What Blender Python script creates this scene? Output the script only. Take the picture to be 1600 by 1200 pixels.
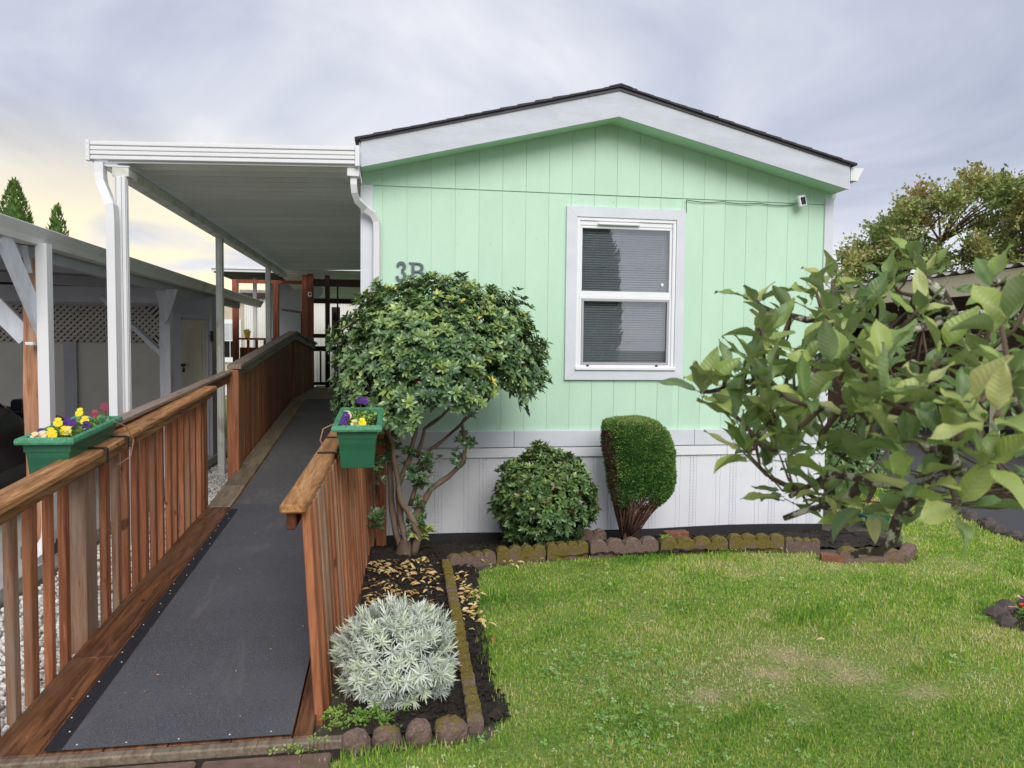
import bpy, bmesh, math, random
import numpy as np
from mathutils import Vector, Matrix
from math import radians, sin, cos, pi

random.seed(7)
RNG = np.random.default_rng(7)
scn = bpy.context.scene
for o in list(bpy.data.objects):
    bpy.data.objects.remove(o)
COL = scn.collection

# ------------------------------------------------------------------ camera
# house coordinates: X along the front wall, Y into the picture, Z up
F_PX = 1159.95
CAM = np.array([0.2854, -6.3947, 1.6])
YAW, PITCH, ROLL = 0.158, -0.0512, 0.0098
_f = np.array([sin(YAW)*cos(PITCH), cos(YAW)*cos(PITCH), sin(PITCH)])
_r = np.array([cos(YAW), -sin(YAW), 0.0])
_u = np.cross(_r, _f)
C_R = _r*cos(ROLL)+_u*sin(ROLL)
C_U = -_r*sin(ROLL)+_u*cos(ROLL)
C_F = _f
cam_d = bpy.data.cameras.new('camera')
cam = bpy.data.objects.new('camera', cam_d)
COL.objects.link(cam)
cam_d.sensor_width = 36.0
cam_d.lens = F_PX/1600*36
cam_d.clip_start = 0.05
cam_d.clip_end = 2000
cam_d.dof.use_dof = True
cam_d.dof.focus_distance = 6.3
cam_d.dof.aperture_fstop = 6.5
m = Matrix.Identity(4)
for i in range(3):
    m[i][0] = C_R[i]; m[i][1] = C_U[i]; m[i][2] = -C_F[i]; m[i][3] = CAM[i]
cam.matrix_world = m
scn.camera = cam
scn.render.resolution_x = 1024
scn.render.resolution_y = 768


def PXD(x, y, d):
    """pixel of the 1600 px photograph at depth d"""
    return CAM + (C_F + C_R*(x-800)/F_PX + C_U*(600-y)/F_PX)*d


def PXY(x, y, Y):
    r = C_F + C_R*(x-800)/F_PX + C_U*(600-y)/F_PX
    return CAM + r*((Y-CAM[1])/r[1])


# ------------------------------------------------------------------ world, sun, exposure
SUN_EL, SUN_AZ = radians(35), radians(174)       # azimuth clockwise from +Y
w = bpy.data.worlds.new('World')
scn.world = w
w.use_nodes = True
nt = w.node_tree
nt.nodes.clear()


def N(nt, typ, **kw):
    n = nt.nodes.new(typ)
    for k, v in kw.items():
        setattr(n, k, v)
    return n


def math_n(nt, op, a, b=None, c=None, clamp=False):
    n = nt.nodes.new('ShaderNodeMath'); n.operation = op; n.use_clamp = clamp
    for i, v in enumerate((a, b, c)):
        if v is None: continue
        if isinstance(v, (int, float)): n.inputs[i].default_value = v
        else: nt.links.new(v, n.inputs[i])
    return n.outputs[0]


def ramp_n(nt, fac, stops):
    n = nt.nodes.new('ShaderNodeValToRGB')
    e = n.color_ramp.elements
    while len(e) > 1: e.remove(e[0])
    for i, (p, c) in enumerate(stops):
        el = e[0] if i == 0 else e.new(p)
        el.position = p
        el.color = (c, c, c, 1) if isinstance(c, (int, float)) else (*c, 1)
    nt.links.new(fac, n.inputs[0])
    return n.outputs[0]


def mix_n(nt, fac, a, b, mode='MIX'):
    n = nt.nodes.new('ShaderNodeMix'); n.data_type = 'RGBA'; n.blend_type = mode
    for s, v in ((n.inputs[0], fac), (n.inputs[6], a), (n.inputs[7], b)):
        if isinstance(v, (int, float)): s.default_value = v
        elif isinstance(v, tuple): s.default_value = (*v, 1)
        else: nt.links.new(v, s)
    return n.outputs[2]


def noise_n(nt, vec, scale, detail=3, rough=.55, dist=0.0):
    n = nt.nodes.new('ShaderNodeTexNoise')
    n.inputs['Scale'].default_value = scale
    n.inputs['Detail'].default_value = detail
    n.inputs['Roughness'].default_value = rough
    n.inputs['Distortion'].default_value = dist
    if vec is not None: nt.links.new(vec, n.inputs['Vector'])
    return n.outputs['Fac']


def build_world():
    L = nt.links
    out = N(nt, 'ShaderNodeOutputWorld')
    sky = N(nt, 'ShaderNodeTexSky', sky_type='NISHITA')
    sky.sun_disc = False
    sky.sun_elevation = SUN_EL
    sky.sun_rotation = SUN_AZ
    b1 = N(nt, 'ShaderNodeBackground'); b1.inputs[1].default_value = 0.07
    L.new(sky.outputs[0], b1.inputs[0])
    tc = N(nt, 'ShaderNodeTexCoord')
    sep = N(nt, 'ShaderNodeSeparateXYZ'); L.new(tc.outputs['Generated'], sep.inputs[0])
    x, y, z = sep.outputs
    den = math_n(nt, 'ADD', math_n(nt, 'MAXIMUM', z, 0.0), 0.22)
    cx = math_n(nt, 'DIVIDE', x, den); cy = math_n(nt, 'DIVIDE', y, den)
    comb = N(nt, 'ShaderNodeCombineXYZ'); L.new(cx, comb.inputs[0]); L.new(cy, comb.inputs[1])
    n1 = noise_n(nt, comb.outputs[0], 0.82, 6, .54, .7)
    n2 = noise_n(nt, comb.outputs[0], 0.33, 3, .5, .2)
    nn = math_n(nt, 'ADD', math_n(nt, 'MULTIPLY', n1, .62), math_n(nt, 'MULTIPLY', n2, .38))
    cloud = ramp_n(nt, nn, [(.385, (.275, .305, .39)), (.45, (.37, .395, .475)), (.50, (.465, .48, .54)), (.565, (.615, .61, .65))])
    # break in the cloud low in the west (towards -X), cream light
    low = N(nt, 'ShaderNodeMapRange', interpolation_type='SMOOTHSTEP')
    L.new(z, low.inputs[0]); low.inputs[1].default_value = .29; low.inputs[2].default_value = .10
    low.inputs[3].default_value = 0; low.inputs[4].default_value = 1
    west = N(nt, 'ShaderNodeMapRange', interpolation_type='SMOOTHSTEP')
    L.new(math_n(nt, 'ADD', math_n(nt, 'MULTIPLY', x, -.92), math_n(nt, 'MULTIPLY', y, .38)), west.inputs[0])
    west.inputs[1].default_value = .15; west.inputs[2].default_value = .62
    n3 = noise_n(nt, comb.outputs[0], 1.5, 5, .5, .4)
    brk = ramp_n(nt, n3, [(.38, .12), (.48, 1.0)])
    fac = math_n(nt, 'MULTIPLY', math_n(nt, 'MULTIPLY', low.outputs[0], west.outputs[0]), brk, clamp=True)
    rest = N(nt, 'ShaderNodeMapRange', interpolation_type='SMOOTHSTEP')
    L.new(z, rest.inputs[0]); rest.inputs[1].default_value = .25; rest.inputs[2].default_value = .0
    c2 = mix_n(nt, math_n(nt, 'MULTIPLY', rest.outputs[0], .7), cloud, (.60, .60, .64))
    c3 = mix_n(nt, fac, c2, (.74, .645, .445))
    b2 = N(nt, 'ShaderNodeBackground'); L.new(c3, b2.inputs[0]); b2.inputs[1].default_value = 1.0
    ms = N(nt, 'ShaderNodeMixShader'); ms.inputs[0].default_value = .93
    L.new(b1.outputs[0], ms.inputs[1]); L.new(b2.outputs[0], ms.inputs[2])
    L.new(ms.outputs[0], out.inputs[0])


build_world()
sd = bpy.data.lights.new('sun', 'SUN')
sd.energy = 1.5
sd.angle = radians(38)
sd.color = (1.0, .965, .91)
sun = bpy.data.objects.new('sun', sd)
COL.objects.link(sun)
_sv = Vector((sin(SUN_AZ)*cos(SUN_EL), cos(SUN_AZ)*cos(SUN_EL), sin(SUN_EL)))
sun.rotation_euler = _sv.to_track_quat('Z', 'Y').to_euler()
sun.location = (-6, -12, 14)
vs = scn.view_settings
vs.view_transform = 'Standard'
vs.look = 'None'
vs.exposure = 0.68
vs.gamma = 1.0
vs.use_curve_mapping = False


# ------------------------------------------------------------------ materials
def lin(r, g, b):
    return tuple(((v/255)/12.92 if v <= 10 else (((v/255)+.055)/1.055)**2.4) for v in (r, g, b))


def _vec(nt, stretch=(1, 1, 1), rand=True):
    tc = N(nt, 'ShaderNodeTexCoord')
    mp = N(nt, 'ShaderNodeMapping')
    mp.inputs['Scale'].default_value = stretch
    nt.links.new(tc.outputs['Object'], mp.inputs[0])
    if rand:
        oi = N(nt, 'ShaderNodeObjectInfo')
        k = math_n(nt, 'MULTIPLY', oi.outputs['Random'], 37.0)
        nt.links.new(k, mp.inputs['Location'])
    return mp.outputs[0]


def mat(name, base, rough=.6, var=.12, nscale=6, stretch=(1, 1, 1), bump=0.0, bscale=40, bstretch=None, rnd=.0, metal=0.0,
        stain=None, sscale=2.5, samt=(.55, .7), spec=.4, dist=.004):
    m = bpy.data.materials.new(name); m.use_nodes = True
    t = m.node_tree; L = t.links
    p = t.nodes['Principled BSDF']
    v = _vec(t, stretch)
    n = noise_n(t, v, nscale, 4, .6)
    lo = tuple(c*(1-var) for c in base); hi = tuple(min(1, c*(1+var)) for c in base)
    c = ramp_n(t, n, [(.3, lo), (.7, hi)])
    if stain:
        s = noise_n(t, v, sscale, 6, .62, .3)
        c = mix_n(t, ramp_n(t, s, [(samt[0], 0.0), (samt[1], 1.0)]), c, stain)
    if rnd:
        oi = N(t, 'ShaderNodeObjectInfo')
        k = math_n(t, 'ADD', math_n(t, 'MULTIPLY', oi.outputs['Random'], 2*rnd), 1-rnd)
        hs = N(t, 'ShaderNodeHueSaturation'); L.new(k, hs.inputs['Value']); L.new(c, hs.inputs['Color'])
        c = hs.outputs[0]
    L.new(c, p.inputs['Base Color'])
    p.inputs['Roughness'].default_value = rough
    p.inputs['Metallic'].default_value = metal
    p.inputs['Specular IOR Level'].default_value = spec
    if bump:
        bv = _vec(t, bstretch) if bstretch else v
        bn = noise_n(t, bv, bscale, 5, .6)
        b = N(t, 'ShaderNodeBump'); b.inputs['Strength'].default_value = bump; b.inputs['Distance'].default_value = dist
        L.new(bn, b.inputs['Height']); L.new(b.outputs[0], p.inputs['Normal'])
    return m


def wood(name, axis, c1, c2, grey, grey_amt=(.5, .75), rough=.7, rnd=.22):
    st = {'x': (1.2, 22, 22), 'y': (22, 1.2, 22), 'z': (22, 22, 1.2)}[axis]
    s2 = {'x': (.8, 5, 5), 'y': (5, .8, 5), 'z': (5, 5, .8)}[axis]
    m = bpy.data.materials.new(name); m.use_nodes = True
    t = m.node_tree; L = t.links
    p = t.nodes['Principled BSDF']
    v = _vec(t, st); v2 = _vec(t, s2)
    g = noise_n(t, v, 1.6, 5, .65, .8)
    c = ramp_n(t, g, [(.27, tuple(q*.62 for q in c1)), (.42, c1), (.68, c2)])
    s = noise_n(t, v2, 1.1, 6, .68, .5)
    c = mix_n(t, ramp_n(t, s, [(grey_amt[0], 0.0), (grey_amt[1], .85)]), c, grey)
    # checks and splits along the grain, knots, pale rubbed streaks
    g2 = noise_n(t, v, 3.4, 3, .7, .3)
    c = mix_n(t, ramp_n(t, g2, [(.27, .85), (.34, 0.0)]), c, tuple(q*.30 for q in c1))
    c = mix_n(t, ramp_n(t, g2, [(.64, 0.0), (.74, .55)]), c, tuple(min(1, q*1.55+.03) for q in c2))
    kn = noise_n(t, _vec(t, {'x': (5, 11, 11), 'y': (11, 5, 11), 'z': (11, 11, 5)}[axis]), 1.0, 2, .5)
    c = mix_n(t, ramp_n(t, kn, [(.705, 0.0), (.74, .8)]), c, tuple(q*.35 for q in c1))
    oi = N(t, 'ShaderNodeObjectInfo')
    k = math_n(t, 'ADD', math_n(t, 'MULTIPLY', oi.outputs['Random'], 2*rnd), 1-rnd)
    hs = N(t, 'ShaderNodeHueSaturation'); L.new(k, hs.inputs['Value']); L.new(c, hs.inputs['Color'])
    L.new(hs.outputs[0], p.inputs['Base Color'])
    p.inputs['Roughness'].default_value = rough
    p.inputs['Specular IOR Level'].default_value = .3
    b = N(t, 'ShaderNodeBump'); b.inputs['Strength'].default_value = .5; b.inputs['Distance'].default_value = .003
    L.new(g, b.inputs['Height']); L.new(b.outputs[0], p.inputs['Normal'])
    return m


def leafmat(name, stops, rough=.45, trans=.25, spec=.4, under=None):
    """stops: ramp over the 'tint' attribute"""
    m = bpy.data.materials.new(name); m.use_nodes = True
    t = m.node_tree; L = t.links
    p = t.nodes['Principled BSDF']
    a = N(t, 'ShaderNodeAttribute'); a.attribute_name = 'tint'
    c = ramp_n(t, a.outputs['Fac'], stops)
    if under:
        g = N(t, 'ShaderNodeNewGeometry')
        c = mix_n(t, math_n(t, 'MULTIPLY', g.outputs['Backfacing'], .75), c, under)
    L.new(c, p.inputs['Base Color'])
    p.inputs['Roughness'].default_value = rough
    p.inputs['Specular IOR Level'].default_value = spec
    tr = N(t, 'ShaderNodeBsdfTranslucent')
    c2 = mix_n(t, 1.0, c, (1.0, 1.0, .55), 'MULTIPLY')
    L.new(c2, tr.inputs[0])
    ms = N(t, 'ShaderNodeMixShader'); ms.inputs[0].default_value = trans
    L.new(p.outputs[0], ms.inputs[1]); L.new(tr.outputs[0], ms.inputs[2])
    L.new(ms.outputs[0], t.nodes['Material Output'].inputs[0])
    return m


def glassmat(name, tint=(.9, .93, .95), refl=.12):
    m = bpy.data.materials.new(name); m.use_nodes = True
    t = m.node_tree; L = t.links
    t.nodes.remove(t.nodes['Principled BSDF'])
    tr = N(t, 'ShaderNodeBsdfTransparent'); tr.inputs[0].default_value = (*tint, 1)
    gl = N(t, 'ShaderNodeBsdfGlossy'); gl.inputs['Roughness'].default_value = .015
    fr = N(t, 'ShaderNodeFresnel'); fr.inputs[0].default_value = 1.6
    k = math_n(t, 'ADD', fr.outputs[0], refl, clamp=True)
    ms = N(t, 'ShaderNodeMixShader'); L.new(k, ms.inputs[0])
    L.new(tr.outputs[0], ms.inputs[1]); L.new(gl.outputs[0], ms.inputs[2])
    L.new(ms.outputs[0], t.nodes['Material Output'].inputs[0])
    return m


M = {}
M['green'] = mat('green_paint', (.535, .765, .60), .55, .045, 2.0, (1, 1, .4), bump=.45, bscale=14, bstretch=(9, 9, 1.2), rnd=.014, dist=.003, stain=(.46, .68, .52), sscale=1.6, samt=(.52, .80))
M['soffit'] = mat('soffit_green', (.52, .775, .57), .6, .04, 3)
M['white'] = mat('white_trim_paint', (.67, .70, .765), .5, .05, 5, bump=.3, bscale=60, stretch=(1, 1, 1), dist=.002)
M['rake'] = mat('weathered_white_board', (.565, .595, .665), .6, .07, 4, (.6, 1, 2), bump=.5, bscale=50, stain=(.50, .525, .58), sscale=6, samt=(.5, .7), dist=.003)
M['vinyl'] = mat('white_vinyl', (.80, .815, .86), .4, .03, 3, stain=(.66, .66, .64), sscale=1.2, samt=(.6, .85))
M['alu'] = mat('white_aluminium', (.74, .75, .765), .35, .03, 3, stain=(.62, .62, .56), sscale=3, samt=(.62, .9))
M['alu_ceiling'] = mat('aluminium_pan', (.86, .87, .86), .4, .04, 2, rnd=.06)
M['alu_dirty'] = mat('weathered_aluminium', (.72, .73, .68), .45, .10, 3, stain=(.36, .37, .26), sscale=4, samt=(.5, .75))
M['gutter'] = mat('grey_gutter_metal', (.77, .79, .77), .35, .06, 3, stain=(.36, .36, .28), sscale=2.5, samt=(.58, .8))
M['shingle'] = mat('dark_shingle', (.055, .05, .058), .9, .3, 60, rnd=.2, bump=.5, bscale=150)
M['drip'] = mat('drip_edge', (.09, .085, .10), .5, .1, 5)
M['black'] = mat('black_plastic', (.02, .02, .024), .5, .2, 10)
M['fr'] = mat('window_vinyl', (.84, .85, .88), .35, .02, 5)
M['screen_fr'] = mat('screen_frame_grey', (.42, .42, .46), .45, .05, 5)
M['blind'] = mat('blind_slat', (.62, .63, .66), .5, .03, 5)
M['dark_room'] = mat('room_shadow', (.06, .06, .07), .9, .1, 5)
M['curtain'] = mat('sheer_curtain', (.55, .56, .58), .9, .08, 8)
M['glass'] = glassmat('window_glass')
RED1, RED2, GREY = (.285, .100, .046), (.48, .195, .092), (.36, .235, .155)
M['wz'] = wood('stained_cedar_upright', 'z', RED1, RED2, GREY, (.50, .76), rnd=.17)
M['wzd'] = wood('dark_stained_upright', 'z', (.19, .058, .034), (.34, .12, .066), (.19, .12, .085), (.6, .8))
M['wzp'] = wood('pale_worn_upright', 'z', (.28, .125, .065), (.48, .26, .155), (.42, .34, .26), (.45, .7))
M['wy'] = wood('worn_cap_rail', 'y', (.26, .115, .040), (.56, .30, .125), (.19, .115, .065), (.52, .76), rnd=.1)
M['wyd'] = wood('grey_cap_rail', 'y', (.17, .115, .09), (.32, .235, .19), (.30, .25, .21), (.45, .7), rnd=.1)
M['wred_y'] = wood('red_rail', 'y', (.12, .036, .018), (.24, .08, .04), (.14, .08, .05), (.6, .8))
M['wx'] = wood('deck_board_x', 'x', (.26, .19, .14), (.42, .33, .25), (.3, .26, .22))
M['plank'] = wood('wet_plank', 'y', (.085, .036, .018), (.25, .105, .045), (.13, .098, .06), (.52, .78), rough=.42, rnd=.12)
M['plank_grey'] = wood('grey_plank', 'y', (.20, .15, .11), (.36, .29, .21), (.19, .185, .14), (.5, .75), rough=.6)
M['wred'] = wood('porch_red', 'z', (.19, .05, .024), (.38, .12, .06), (.2, .1, .06), (.6, .8))
M['wdark'] = wood('porch_dark', 'z', (.028, .014, .010), (.06, .03, .02), (.05, .035, .03))
M['white_wood'] = mat('peeling_white_wood', (.62, .655, .72), .6, .10, 6, (3, 3, 1), stain=(.30, .29, .29), sscale=7, samt=(.66, .74), bump=.3, bscale=30)
M['mat_low'] = None
M['planter'] = mat('green_plastic', (.018, .115, .058), .35, .12, 4, rnd=.0, spec=.5)
M['planter_rim'] = mat('green_plastic_faded', (.055, .24, .125), .45, .25, 25, stain=(.28, .52, .40), sscale=60, samt=(.56, .74))
M['metal'] = mat('dark_strap', (.05, .045, .045), .45, .2, 8, metal=.6)
M['wire'] = mat('brown_wire', (.30, .16, .09), .5, .1, 8)
M['soil'] = mat('garden_soil', (.030, .023, .018), .95, .5, 30, bump=1.0, bscale=60, dist=.012, stain=(.075, .05, .034), sscale=9)
M['earth'] = mat('bare_ground', (.10, .09, .065), .95, .3, 4, bump=.6, bscale=30, dist=.01)
M['gravelbase'] = mat('gravel_base', (.34, .33, .31), .95, .5, 60, bump=1.0, bscale=80, dist=.01)
M['pebble'] = None
M['concrete'] = mat('old_concrete', (.20, .195, .18), .9, .25, 5, bump=.5, bscale=60, stain=(.07, .075, .05), sscale=2, samt=(.45, .7))
M['slab'] = mat('driveway_concrete', (.46, .455, .44), .9, .15, 3, bump=.3, bscale=60)
M['asphalt'] = mat('asphalt', (.075, .075, .08), .9, .3, 60, bump=.4, bscale=120)
M['paver'] = mat('brown_paver', (.17, .11, .085), .95, .35, 14, bump=.8, bscale=60, stain=(.10, .11, .045), sscale=5, rnd=.1)
M['brick'] = mat('red_brick', (.24, .10, .065), .9, .3, 25, bump=.6, bscale=60)
M['numeral'] = mat('grey_metal_numeral', (.11, .13, .155), .45, .1, 20, metal=.3)
M['barkbrown'] = mat('brown_bark', (.165, .115, .085), .85, .35, 12, (1, 1, .35), bump=.8, bscale=40, rnd=.1, dist=.006, stain=(.25, .2, .16), sscale=6)
M['deadtwig'] = mat('dead_twigs', (.115, .058, .040), .9, .4, 20, bump=.6, bscale=60)
M['applebark'] = mat('lichen_bark', (.075, .056, .044), .85, .4, 30, bump=1.0, bscale=120, stain=(.55, .54, .44), sscale=42, samt=(.50, .58), dist=.006)
M['twig'] = mat('reddish_twig', (.12, .08, .055), .7, .3, 30)
M['carpaint'] = mat('black_car_paint', (.008, .008, .014), .15, .1, 5, spec=.6)
M['tyre'] = mat('tyre_rubber', (.02, .02, .02), .8, .1, 5)
M['rim'] = mat('wheel_alloy', (.4, .4, .42), .3, .05, 5, metal=.8)
M['carglass'] = mat('car_glass', (.01, .012, .015), .05, .0, 5, spec=.8)
M['lamp_red'] = mat('lamp_lens', (.3, .02, .02), .2, .0, 5)
M['greywall'] = mat('grey_beige_panel', (.70, .69, .65), .8, .06, 3, bump=.2, bscale=60)
M['greyblue'] = mat('grey_blue_paint', (.50, .52, .585), .7, .08, 4)
M['lattice'] = mat('brown_lattice', (.62, .595, .565), .8, .08, 4)
M['door_tan'] = mat('tan_old_door', (.52, .50, .39), .7, .15, 5, (1, 1, .3))
M['beige'] = mat('beige_wall', (.56, .49, .40), .8, .06, 3)
M['tan'] = mat('tan_fascia', (.72, .61, .46), .7, .06, 3)
M['redsiding'] = mat('redbrown_siding', (.27, .16, .125), .8, .1, 3)
M['corr'] = mat('white_corrugated', (.80, .78, .74), .5, .05, 2, (1, 1, .4), stain=(.55, .48, .42), sscale=3, samt=(.6, .85))
M['roofmetal'] = mat('old_metal_roof', (.30, .28, .26), .5, .15, 3, stain=(.2, .16, .13), sscale=3)
M['yellow_pot'] = mat('yellow_pot', (.85, .58, .06), .4, .05, 5)
M['teal'] = mat('teal_plastic', (.015, .13, .115), .4, .1, 5)
M['bronze'] = mat('dark_ornament', (.04, .03, .03), .5, .2, 5, metal=.4)
M['banner'] = mat('garden_flag_cloth', (.36, .30, .24), .9, .3, 14)
M['rock'] = mat('dark_rock', (.10, .08, .075), .9, .3, 10, bump=.8, bscale=40)
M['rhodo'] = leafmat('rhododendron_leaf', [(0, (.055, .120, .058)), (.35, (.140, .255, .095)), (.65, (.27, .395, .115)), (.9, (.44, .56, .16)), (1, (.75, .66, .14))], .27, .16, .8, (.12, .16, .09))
M['spent'] = leafmat('spent_flower', [(0, (.16, .05, .025)), (1, (.30, .12, .06))], .8, .1)
M['roundleaf'] = leafmat('shrub_leaf', [(0, (.060, .130, .050)), (.5, (.155, .265, .082)), (.85, (.32, .43, .12)), (1, (.30, .22, .11))], .3, .14, .6, (.11, .15, .07))
M['yew'] = leafmat('yew_needle', [(0, (.045, .13, .032)), (.5, (.13, .27, .065)), (.85, (.26, .42, .11)), (1, (.30, .30, .12))], .5, .2)
M['yewdead'] = leafmat('dead_needle', [(0, (.06, .03, .02)), (1, (.21, .115, .08))], .9, .05)
M['silver'] = leafmat('silver_leaf', [(0, (.40, .47, .42)), (.5, (.68, .735, .68)), (.8, (.84, .87, .84)), (1, (.66, .76, .48))], .8, .15, .15)
M['grass'] = leafmat('grass_blade', [(0, (.10, .25, .03)), (.3, (.26, .50, .055)), (.55, (.44, .63, .085)), (.78, (.64, .60, .19)), (1, (.82, .69, .46))], .6, .3, .25)
M['clover'] = leafmat('clover_leaf', [(0, (.14, .33, .06)), (.6, (.30, .52, .13)), (1, (.58, .74, .34))], .5, .25)
M['weed'] = leafmat('weed_leaf', [(0, (.10, .25, .04)), (1, (.36, .52, .10))], .5, .25)
M['fallen'] = leafmat('fallen_leaf', [(0, (.36, .16, .06)), (.3, (.66, .42, .16)), (.7, (.80, .62, .32)), (1, (.74, .68, .28))], .7, .1, .2)
M['farleaf'] = leafmat('far_tree_leaf', [(0, (.14, .21, .065)), (.45, (.27, .34, .105)), (.75, (.44, .40, .15)), (1, (.50, .31, .17))], .6, .2)
M['arbor'] = leafmat('arborvitae_spray', [(0, (.07, .15, .035)), (.6, (.17, .30, .06)), (1, (.32, .42, .11))], .6, .2)
M['petal'] = leafmat('pansy_petal', [(0, (.045, .012, .13)), (.3, (.10, .03, .26)), (.5, (.28, .03, .055)), (.7, (.83, .70, .50)), (.85, (.90, .68, .02)), (1, (.95, .80, .03))], .6, .2)
M['redflower'] = leafmat('red_flower', [(0, (.75, .10, .03)), (.6, (.8, .16, .12)), (1, (.9, .6, .55))], .6, .2)


def applemat():
    m = bpy.data.materials.new('apple_leaf'); m.use_nodes = True
    t = m.node_tree; L = t.links
    p = t.nodes['Principled BSDF']
    oi = N(t, 'ShaderNodeObjectInfo')
    a = N(t, 'ShaderNodeAttribute'); a.attribute_name = 'tint'
    k = math_n(t, 'ADD', math_n(t, 'MULTIPLY', oi.outputs['Random'], .9), math_n(t, 'MULTIPLY', a.outputs['Fac'], .15))
    c = ramp_n(t, k, [(0, (.080, .165, .070)), (.3, (.18, .31, .090)), (.6, (.34, .47, .11)), (.85, (.49, .58, .18)), (1, (.60, .60, .26))])
    v = _vec(t, (1, 1, 1))
    n = noise_n(t, v, 45, 3, .6)
    c = mix_n(t, ramp_n(t, n, [(.4, 0.0), (.75, .35)]), c, (.25, .28, .10))
    # side veins and brown blemishes
    tc = N(t, 'ShaderNodeTexCoord'); sp = N(t, 'ShaderNodeSeparateXYZ'); L.new(tc.outputs['Object'], sp.inputs[0])
    sv = math_n(t, 'SINE', math_n(t, 'MULTIPLY', math_n(t, 'SUBTRACT', sp.outputs[1], math_n(t, 'MULTIPLY', math_n(t, 'ABSOLUTE', sp.outputs[0]), .75)), 62.0))
    c = mix_n(t, ramp_n(t, sv, [(.86, 0.0), (1.0, .10)]), c, (.42, .50, .22))
    bl = noise_n(t, _vec(t, (1, 1, 1)), 9, 4, .7)
    c = mix_n(t, ramp_n(t, bl, [(.66, 0.0), (.70, .75)]), c, (.20, .10, .05))
    bp = N(t, 'ShaderNodeBump'); bp.inputs['Strength'].default_value = .10; bp.inputs['Distance'].default_value = .01
    L.new(sv, bp.inputs['Height']); L.new(bp.outputs[0], p.inputs['Normal'])
    ve = N(t, 'ShaderNodeAttribute'); ve.attribute_name = 'vein'
    c = mix_n(t, math_n(t, 'MULTIPLY', ve.outputs['Fac'], .45), c, (.38, .45, .20))
    g = N(t, 'ShaderNodeNewGeometry')
    c = mix_n(t, math_n(t, 'MULTIPLY', g.outputs['Backfacing'], .7), c, (.26, .34, .20))
    L.new(c, p.inputs['Base Color'])
    p.inputs['Roughness'].default_value = .36
    p.inputs['Specular IOR Level'].default_value = .55
    tr = N(t, 'ShaderNodeBsdfTranslucent')
    L.new(mix_n(t, 1.0, c, (1.0, 1.0, .5), 'MULTIPLY'), tr.inputs[0])
    ms = N(t, 'ShaderNodeMixShader'); ms.inputs[0].default_value = .28
    L.new(p.outputs[0], ms.inputs[1]); L.new(tr.outputs[0], ms.inputs[2])
    L.new(ms.outputs[0], t.nodes['Material Output'].inputs[0])
    return m


M['apple'] = applemat()


def roofing(name, base):
    m = bpy.data.materials.new(name); m.use_nodes = True
    t = m.node_tree; L = t.links
    p = t.nodes['Principled BSDF']
    v = _vec(t)
    n = noise_n(t, v, 210, 2, .9)
    big = noise_n(t, v, 2.2, 4, .6)
    c = ramp_n(t, n, [(.36, tuple(q*.45 for q in base)), (.52, base), (.66, tuple(q*2.1 for q in base)), (.75, tuple(q*4.5 for q in base))])
    c = mix_n(t, ramp_n(t, big, [(.35, 0.0), (.75, .5)]), c, tuple(q*1.6 for q in base))
    d2 = noise_n(t, _vec(t, (2.5, .7, 1)), 3.0, 6, .7, .6)
    c = mix_n(t, ramp_n(t, d2, [(.55, 0.0), (.72, .55)]), c, tuple(q*w_ for q, w_ in zip(base, (2.0, 1.85, 1.55))))
    L.new(c, p.inputs['Base Color'])
    p.inputs['Roughness'].default_value = .8
    b = N(t, 'ShaderNodeBump'); b.inputs['Strength'].default_value = .6; b.inputs['Distance'].default_value = .003
    L.new(n, b.inputs['Height']); L.new(b.outputs[0], p.inputs['Normal'])
    return m


M['mat_low'] = roofing('mineral_roofing_dark', (.074, .075, .086))
M['mat_up'] = roofing('mineral_roofing_grey', (.090, .087, .093))
M['mat_edge'] = mat('selvage_black', (.018, .018, .024), .6, .3, 40)


def pebblemat():
    m = bpy.data.materials.new('white_pebble'); m.use_nodes = True
    t = m.node_tree
    a = N(t, 'ShaderNodeAttribute'); a.attribute_name = 'tint'
    c = ramp_n(t, a.outputs['Fac'], [(0, (.30, .28, .25)), (.3, (.60, .58, .53)), (1, (.85, .84, .81))])
    t.links.new(c, t.nodes['Principled BSDF'].inputs['Base Color'])
    t.nodes['Principled BSDF'].inputs['Roughness'].default_value = .8
    return m


M['pebble'] = pebblemat()


def edgingmat(name, moss):
    m = bpy.data.materials.new(name); m.use_nodes = True
    t = m.node_tree; L = t.links
    p = t.nodes['Principled BSDF']
    v = _vec(t)
    n = noise_n(t, v, 90, 4, .7)
    c = ramp_n(t, n, [(.3, (.115, .075, .062)), (.55, (.20, .135, .11)), (.72, (.30, .225, .185))])
    s = noise_n(t, v, 9, 5, .6)
    g = N(t, 'ShaderNodeNewGeometry')
    sp = N(t, 'ShaderNodeSeparateXYZ'); L.new(g.outputs['Normal'], sp.inputs[0])
    k = math_n(t, 'ADD', math_n(t, 'MULTIPLY', sp.outputs[2], .28), s)
    fac = ramp_n(t, k, [(.86-moss*.68, 0.0), (.98-moss*.68, 1.0)])
    n2 = noise_n(t, v, 160, 3, .6)
    mc = ramp_n(t, n2, [(.3, (.075, .056, .014)), (.6, (.20, .155, .03)), (.75, (.36, .275, .07))])
    c = mix_n(t, fac, c, mc)
    L.new(c, p.inputs['Base Color']); p.inputs['Roughness'].default_value = .95
    b = N(t, 'ShaderNodeBump'); b.inputs['Strength'].default_value = .8; b.inputs['Distance'].default_value = .006
    L.new(n, b.inputs['Height']); L.new(b.outputs[0], p.inputs['Normal'])
    return m


M['edge_bare'] = edgingmat('edging_bare', .12)
M['edge_moss'] = edgingmat('edging_mossy', .72)
M['edge_some'] = edgingmat('edging_some_moss', .36)


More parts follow.
